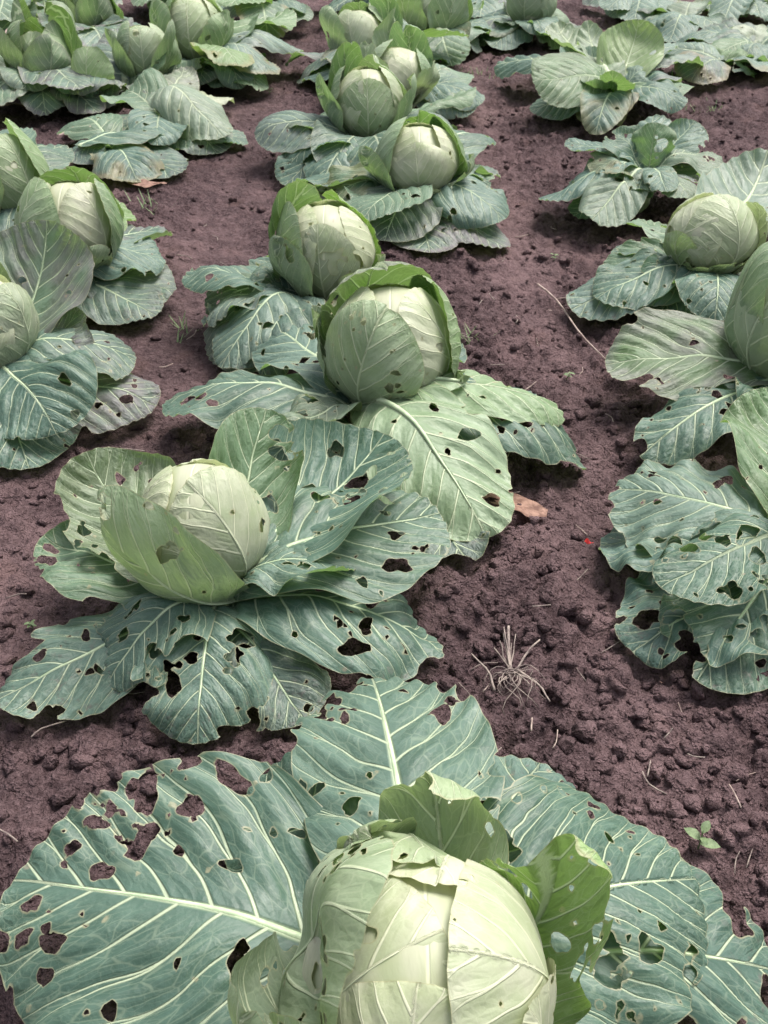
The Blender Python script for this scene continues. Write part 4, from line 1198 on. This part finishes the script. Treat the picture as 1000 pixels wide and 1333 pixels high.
# ---- far right row, flattened plants
for i, (lab, px, py, tips) in enumerate((
    ('flattened cabbage with long grey leaves lying towards the aisle', 985, 68,
     (((880, 55, 0.03), 0.22, dict(blue=0.7)), ((905, 40, 0.06), 0.24, dict(blue=0.3, purple=0.4)), ((915, 80, 0.03), 0.2, dict(yel=0.2)), ((1010, 85, 0.03), 0.22, dict(blue=0.7)), ((975, 35, 0.1), 0.22, dict(pale=0.4)), ((1040, 40, 0.08), 0.24, dict()))),
    ('flattened cabbage with curled straw-edged leaves at the field margin', 940, 88,
     (((905, 78, 0.02), 0.2, dict(blue=1.0)), ((985, 98, 0.02), 0.2, dict(blue=0.6)), ((960, 65, 0.08), 0.2, dict(yel=0.3)), ((1000, 80, 0.05), 0.2, dict(blue=0.8)))),
    ('withered far cabbage lying flat with pale blue-grey leaves', 890, 32,
     (((840, 45, 0.02), 0.2, dict(blue=1.0)), ((850, 25, 0.05), 0.22, dict(blue=0.8)), ((930, 40, 0.04), 0.22, dict(blue=0.8)), ((900, 5, 0.08), 0.22, dict(pale=0.2)), ((870, 55, 0.02), 0.2, dict(blue=0.9)))),
    ('broad far cabbage with overlapping green leaves at the edge of the view', 960, 12,
     (((910, 15, 0.06), 0.24, dict()), ((990, 25, 0.06), 0.24, dict(blue=0.4)), ((950, -15, 0.1), 0.24, dict(yel=0.1)), ((1010, -5, 0.1), 0.24, dict()), ((940, 35, 0.04), 0.22, dict(blue=0.6)))),
    ('small far cabbage between the withered one and the tall open one', 835, 10,
     (((790, 15, 0.06), 0.22, dict(blue=0.6)), ((870, 20, 0.05), 0.22, dict(blue=0.8)), ((830, -15, 0.1), 0.22, dict()), ((825, 32, 0.03), 0.2, dict(blue=0.7)))),
)):
    p = plant(lab, px, py, 0.03, cell=0.011, group=COLL if i < 3 else None, zs=0.015)
    for t, w_, kw in tips:
        leaf(p, tip=t, w=w_, a0=35, a1=-20, bites=2, **kw)
    more(p, 4, 0.28, 70 + i, a0=25)

# ------------------------------------------------------------------ litter, weeds and loose clods
def ground_at(px, py):
    p_ = at(px, py, 0.0)
    p_[2] = float(gz(p_[:1], p_[1:2])[0])
    return p_


def dead_leaf(label, px, py, L, w, az, material=M_DEAD, lift=0.012, a0=25, a1=-20, cup=(3, -3)):
    g_ = at(px, py, 0.01)
    d = np.array([math.cos(math.radians(az)), math.sin(math.radians(az))])
    org = np.array([g_[0] - d[0] * L / 2, g_[1] - d[1] * L / 2, 0.0])
    org[2] = float(gz_low(org[0], org[1]))
    PLANT_N[0] += 1
    pl = dict(root=None, pos=org, leaves=[], cell=0.0045 if L < 0.2 else 0.008, seed=PLANT_N[0], rnd=np.random.default_rng(1), dmg=0.0)
    o = leaf(pl, 'dead_leaf', az=az, L=L, a0=a0, a1=a1, zb=org[2] + lift, rb=0.0, w=w, cup=cup, ruf=0.010, ns=0.012, holes=3, bites=4, rag=2.0, material=material, cell=max(0.0076, L / 14) if L > 0.1 else 0.0078)
    o['label'], o['category'] = label, 'dead leaf'
    o['group'] = 'withered cabbage leaves on the soil'
    return o


dead_leaf('curled tan dead leaf under the drooping front leaf of the tall cabbage', 658, 660, 0.14, 0.085, 165, lift=0.02, a0=10, a1=20, cup=(5, 8))
dead_leaf('small brown dead leaf tip lying between the tall cabbage and the clods', 702, 652, 0.05, 0.035, 20, lift=0.015)
dead_leaf('rust-red dead leaf standing beside the purple-veined cabbage', 30, 118, 0.20, 0.16, 60, lift=0.06, a0=50, a1=10)
dead_leaf('rust-brown dead leaf lying flat under the rust-red one', 15, 140, 0.18, 0.13, -160, lift=0.02)
dead_leaf('thin orange-brown dead leaf strip under the wilted stump', 195, 243, 0.14, 0.05, -15)
dead_leaf('shrivelled pale dead leaf at the tip of the long twig', 727, 393, 0.05, 0.035, 30, M_DEADP, lift=0.02)
dead_leaf('ochre dead leaf in the shade of the purple-tipped cabbage', 925, 562, 0.07, 0.05, 10, lift=0.02)
dead_leaf('pinkish withered leaf lying under the collapsed ribbed leaves', 120, 172, 0.22, 0.12, 20, M_DEADP, lift=0.03)
dead_leaf('limp yellow-brown leaf lying between the round-headed and lilac cabbages', 150, 105, 0.24, 0.2, -40, M_DEADP, lift=0.08, a0=30, a1=-30)
dead_leaf('crisp brown leaf curled over the edge of the corner cabbage', 45, 75, 0.2, 0.16, 10, M_DEADP, lift=0.12, a0=20, a1=-40)
dead_leaf('small reddish leaf scrap on the clods below the ragged cabbage', 868, 880, 0.025, 0.016, 40, lift=0.02)


def fibre(name, P, R, material, parent=None, loc=None, seg=5):
    P = np.asarray(P, float)
    V, F = tube(P - (loc if loc is not None else 0), R, seg)
    return link(name, mesh_from(name, V, F, material), parent, loc if (loc is not None and parent is None) else (0, 0, 0))


# long forked twig in the right aisle
A, B = ground_at(700, 370), ground_at(790, 470)
A[2] += 0.02
B[2] += 0.015
tw = bpy.data.objects.new('twig', None)
tw.empty_display_size = 0.03
tw.location = A
COL.objects.link(tw)
tw['label'], tw['category'] = 'long thin forked twig lying across the clods in the right aisle'.replace('right ', ''), 'twig'
t = np.linspace(0, 1, 9)[:, None]
Pm = A + (B - A) * t + np.concatenate([0.006 * np.sin(t * 7), 0.004 * np.cos(t * 5), 0.006 * np.sin(t * 4)], 1)
fibre('stalk', Pm - A, np.linspace(0.0026, 0.0016, 9), M_TWIG, tw)
fibre('side_shoot', np.array([Pm[2], Pm[2] + [0.03, -0.015, 0.012], Pm[2] + [0.05, -0.06, 0.008]]) - A, [0.0018, 0.0014, 0.001], M_TWIG, tw)

# dry root tuft pulled out of the ground
rng = np.random.default_rng(23)
O = ground_at(664, 890)
O[2] += 0.012
rt = bpy.data.objects.new('root_tuft', None)
rt.empty_display_size = 0.03
rt.location = O
COL.objects.link(rt)
rt['label'], rt['category'] = 'dry straw-coloured root tuft with broken stalks lying on the cloddy soil', 'root'
for a, ln, r in ((96, 0.065, 0.0018), (90, 0.08, 0.0034), (101, 0.06, 0.0014), (80, 0.06, 0.0012), (50, 0.07, 0.0020), (112, 0.05, 0.0012), (84, 0.055, 0.0012), (93, 0.07, 0.0014)):
    d = np.array([math.cos(math.radians(a)), math.sin(math.radians(a)), rng.uniform(0.05, 0.3)])
    q = np.linspace(0, 1, 5)[:, None]
    fibre('stalk', d * ln * q + rng.normal(0, 0.0012, (5, 3)), np.linspace(r, r * 0.6, 5), M_STRAW, rt)
for i in range(26):
    a = math.radians(rng.uniform(190, 350))
    ln = rng.uniform(0.03, 0.075)
    q = np.linspace(0, 1, 8)[:, None]
    d = np.array([math.cos(a) * 0.55, math.sin(a), 0.0])
    P_ = d * ln * q + np.concatenate([0.010 * np.sin(q * rng.uniform(2, 7) + rng.uniform(0, 6)), 0.006 * np.sin(q * 5 + rng.uniform(0, 6)), 0.014 * np.sin(q * 3.14) - 0.006 * q], 1)
    P_ -= P_[0]
    fibre('root', P_, np.linspace(0.0010, 0.0004, 8), M_STRAW, rt, seg=4)
for dx, dy, a in ((-0.035, -0.005, 112), (0.03, -0.03, -60)):
    d = np.array([math.cos(math.radians(a)), math.sin(math.radians(a)), 0.05])
    q = np.linspace(-0.5, 0.5, 6)[:, None]
    fibre('stalk', np.array([dx, dy, 0.008]) + d * 0.07 * q + np.concatenate([0.004 * np.cos(q * 6), 0 * q, 0 * q], 1), np.linspace(0.0022, 0.001, 6), M_STRAW, rt)

# straw bits
rng = np.random.default_rng(77)
spots = [(845, 1000, 70), (1000 - 48, 1050, 100), (975, 1010, 25), (960, 1120, 60), (975, 1118, 60), (700, 800, 10), (610, 905, 120), (690, 960, 80), (850, 1015, 130), (720, 985, 70), (755, 590, 140),
         (650, 470, 5), (625, 400, 80), (690, 510, 40), (720, 560, 160), (600, 430, 140), (680, 300, 10), (655, 345, 60), (640, 395, 110), (700, 440, 90), (20, 770, 20), (10, 1090, 150), (60, 950, 40), (180, 905, 10),
         (250, 430, 60), (285, 200, 75), (300, 185, 10), (215, 470, 30), (180, 590, 0), (240, 330, 170), (330, 270, 20), (640, 150, 5), (760, 270, 60), (720, 290, 120), (870, 960, 45), (890, 920, 100), (640, 985, 30), (905, 985, 160)]
for (px, py, a) in spots + [(rng.uniform(590, 800), rng.uniform(420, 1020), rng.uniform(0, 180)) for _ in range(14)] + [(rng.uniform(60, 330), rng.uniform(250, 600), rng.uniform(0, 180)) for _ in range(12)]:
    c = ground_at(px, py)
    ln = rng.uniform(0.018, 0.05)
    d = np.array([math.cos(math.radians(a)), math.sin(math.radians(a)), rng.uniform(-0.1, 0.25)])
    q = np.linspace(-0.5, 0.5, 5)[:, None]
    P_ = d * ln * q + np.concatenate([rng.normal(0, 0.002) * np.cos(q * 5), rng.normal(0, 0.002) * np.cos(q * 4), 0 * q], 1)
    c[2] += 0.009
    V, F = tube(P_, np.full(5, rng.uniform(0.0006, 0.0013)), 4)
    o = link('straw', mesh_from('straw', V, F, M_STRAW if rng.random() < 0.7 else M_TWIG), None, c)
    o['label'], o['category'], o['group'] = ('short dry straw bit lying on the cloddy aisle with the root tuft' if c[0] > 0 else 'short dry straw bit lying on the smooth trodden path'), 'straw', ('straw bits on the cloddy aisle' if c[0] > 0 else 'straw bits on the trodden path')


# weeds
def grass_tuft(label, px, py, n, hgt, spread, seed):
    rg = np.random.default_rng(seed)
    c = ground_at(px, py)
    r_ = bpy.data.objects.new('grass_tuft', None)
    r_.empty_display_size = 0.03
    r_.location = c
    COL.objects.link(r_)
    r_['label'], r_['category'], r_['group'] = label, 'weed', 'weeds between the cabbage rows'
    for i in range(n):
        a, l_ = rg.uniform(0, 6.28), hgt * rg.uniform(0.5, 1.2)
        q = np.linspace(0, 1, 5)
        bend = rg.uniform(0.3, 1.4)
        b0 = np.array([rg.normal(0, spread), rg.normal(0, spread), -0.004])
        x_, z_ = l_ * np.sin(q * bend) / bend, l_ * q * np.cos(q * bend * 0.6)
        ctr = b0 + np.stack([x_ * math.cos(a), x_ * math.sin(a), z_], 1)
        sd = np.array([-math.sin(a), math.cos(a), 0]) * 0.0022
        w_ = (1 - q) ** 0.6
        V = np.concatenate([ctr - sd * w_[:, None], ctr + sd * w_[:, None]])
        F = np.array([[k, k + 1, k + 6, k + 5] for k in range(4)])
        link('blade', mesh_from('blade', V, F, M_WEED), r_)


def seedling(label, px, py, size, seed, pairs=3):
    rg = np.random.default_rng(seed)
    c = ground_at(px, py)
    r_ = bpy.data.objects.new('seedling', None)
    r_.empty_display_size = 0.02
    r_.location = c
    COL.objects.link(r_)
    r_['label'], r_['category'], r_['group'] = label, 'weed', 'weeds between the cabbage rows'
    ln = np.array([rg.normal(0, 0.15), rg.normal(0, 0.15), 1.0]) * size
    q = np.linspace(0, 1, 5)[:, None]
    fibre('stem', ln * q - np.array([0, 0, 0.004]) * (1 - q), np.linspace(0.0012, 0.0006, 5), M_WEED, r_)
    for k in range(pairs * 2):
        a = k * 2.4 + rg.uniform(-0.3, 0.3)
        b = ln * (0.35 + 0.65 * k / (pairs * 2))
        l_ = size * rg.uniform(0.45, 0.75)
        d = np.array([math.cos(a), math.sin(a), rg.uniform(0.1, 0.7)])
        sd = np.array([-math.sin(a), math.cos(a), 0.0])
        u_ = np.array([0, 0.25, 0.5, 0.75, 1.0])
        w_ = np.array([0.05, 0.26, 0.30, 0.2, 0.0]) * l_
        ctr = b + d * (u_ * l_)[:, None] + np.array([0, 0, -0.3 * l_]) * (u_ ** 2)[:, None]
        up = np.array([0, 0, 0.25])
        V = np.concatenate([ctr, ctr - sd * w_[:, None] + up * w_[:, None], ctr + sd * w_[:, None] + up * w_[:, None]])
        F = np.array([[i, i + 1, i + 6, i + 5] for i in range(4)] + [[i, i + 10, i + 11, i + 1] for i in range(4)])
        link('leaf', mesh_from('leaf', V, F, M_WEED), r_)


grass_tuft('dense grass tuft beside the flattened grey leaves at the field margin', 900, 96, 34, 0.05, 0.035, 1)
grass_tuft('low grass tuft between the tall open cabbage and the field margin', 922, 135, 22, 0.035, 0.045, 2)
grass_tuft('fine grass patch behind the middle row, near the tall open cabbage', 615, 95, 30, 0.035, 0.05, 3)
grass_tuft('sparse grass tuft by the orange-brown leaf strip', 195, 268, 14, 0.04, 0.03, 4)
grass_tuft('thin grass tuft next to the tall cabbage in the cloddy aisle', 612, 438, 12, 0.04, 0.015, 5)
grass_tuft('few grass blades at the edge of the crumpled-leaf cabbage', 232, 425, 10, 0.03, 0.03, 6)
grass_tuft('small grass sprout in the middle of the trodden path', 372, 200, 6, 0.03, 0.01, 7)
seedling('pale green seedling on the clods beside the large chewed cabbage', 908, 1108, 0.032, 1, 2)
seedling('tiny weed seedling near the loose rosette', 722, 330, 0.020, 2)
seedling('tiny weed seedling between the long twig and the tall cabbage', 738, 485, 0.018, 3)
seedling('small weed seedling on the damp soil beside the wide cabbage', 62, 818, 0.018, 4)
seedling('small weed seedling by the long-leaved front of the wide cabbage', 40, 805, 0.014, 5)
seedling('small weed in the trodden path by the collapsed ribbed leaves', 350, 118, 0.025, 6)

# scrap of red plastic
c = ground_at(766, 706)
q = np.linspace(0, 1, 7)
V = np.concatenate([np.stack([0.022 * q - 0.011, 0.004 * np.sin(q * 5) - 0.003, 0.010 + 0.003 * np.cos(q * 7)], 1), np.stack([0.022 * q - 0.009, 0.004 * np.sin(q * 5) + 0.004 * (1 - 0.5 * q), 0.013 + 0.003 * np.sin(q * 6)], 1)])
F = np.array([[i, i + 1, i + 8, i + 7] for i in range(6)])
V = V * np.array([0.6, 0.6, 1.0])
V = np.concatenate([V, V - np.array([0, 0, 0.0008])])
F = np.concatenate([F, F[:, ::-1] + 14])
link('plastic_scrap', mesh_from('plastic_scrap', V, F, M_RED), None, c, label='small crumpled scrap of bright red plastic by the ragged cabbage', category='litter')

# the larger single clods
rng = np.random.default_rng(91)
for (px, py, r) in ((795, 890, 0.020), (632, 848, 0.017), (800, 838, 0.014), (742, 800, 0.015), (705, 790, 0.012), (828, 925, 0.013), (650, 805, 0.013), (690, 840, 0.012), (775, 855, 0.012), (862, 900, 0.014),
                    (760, 960, 0.016), (905, 960, 0.014), (730, 910, 0.011), (590, 720, 0.014), (668, 725, 0.015), (720, 745, 0.011), (855, 1000, 0.012), (940, 935, 0.012), (108, 968, 0.020), (20, 988, 0.016),
                    (138, 985, 0.013), (55, 975, 0.012), (640, 760, 0.013), (785, 1000, 0.012), (815, 1040, 0.012), (930, 1000, 0.010), (690, 560, 0.014), (655, 520, 0.013), (620, 345, 0.017), (640, 540, 0.012), (575, 790, 0.015), (600, 870, 0.014)):
    V, F = clod_mesh(rng, 3)
    V = V * (1 + 0.10 * vnoise(V[:, 0] * 6 + px, V[:, 1] * 6 + V[:, 2] * 5, 17) + 0.05 * vnoise(V[:, 0] * 13 + px, V[:, 1] * 13 + V[:, 2] * 11, 18))[:, None] * r
    c = ground_at(px, py)
    c[2] += 0.15 * r
    link('soil_clod', mesh_from('soil_clod', V, F, M_CLOD), None, c, category='clod',
         label='rounded lump of dry purple-brown soil in the cloddy aisle with the root tuft' if px > 400 else 'rounded soil lump in the gap between the wide cabbage and the chewed one',
         group='loose soil clods in the aisle' if px > 400 else 'loose soil clods between the two near cabbages')
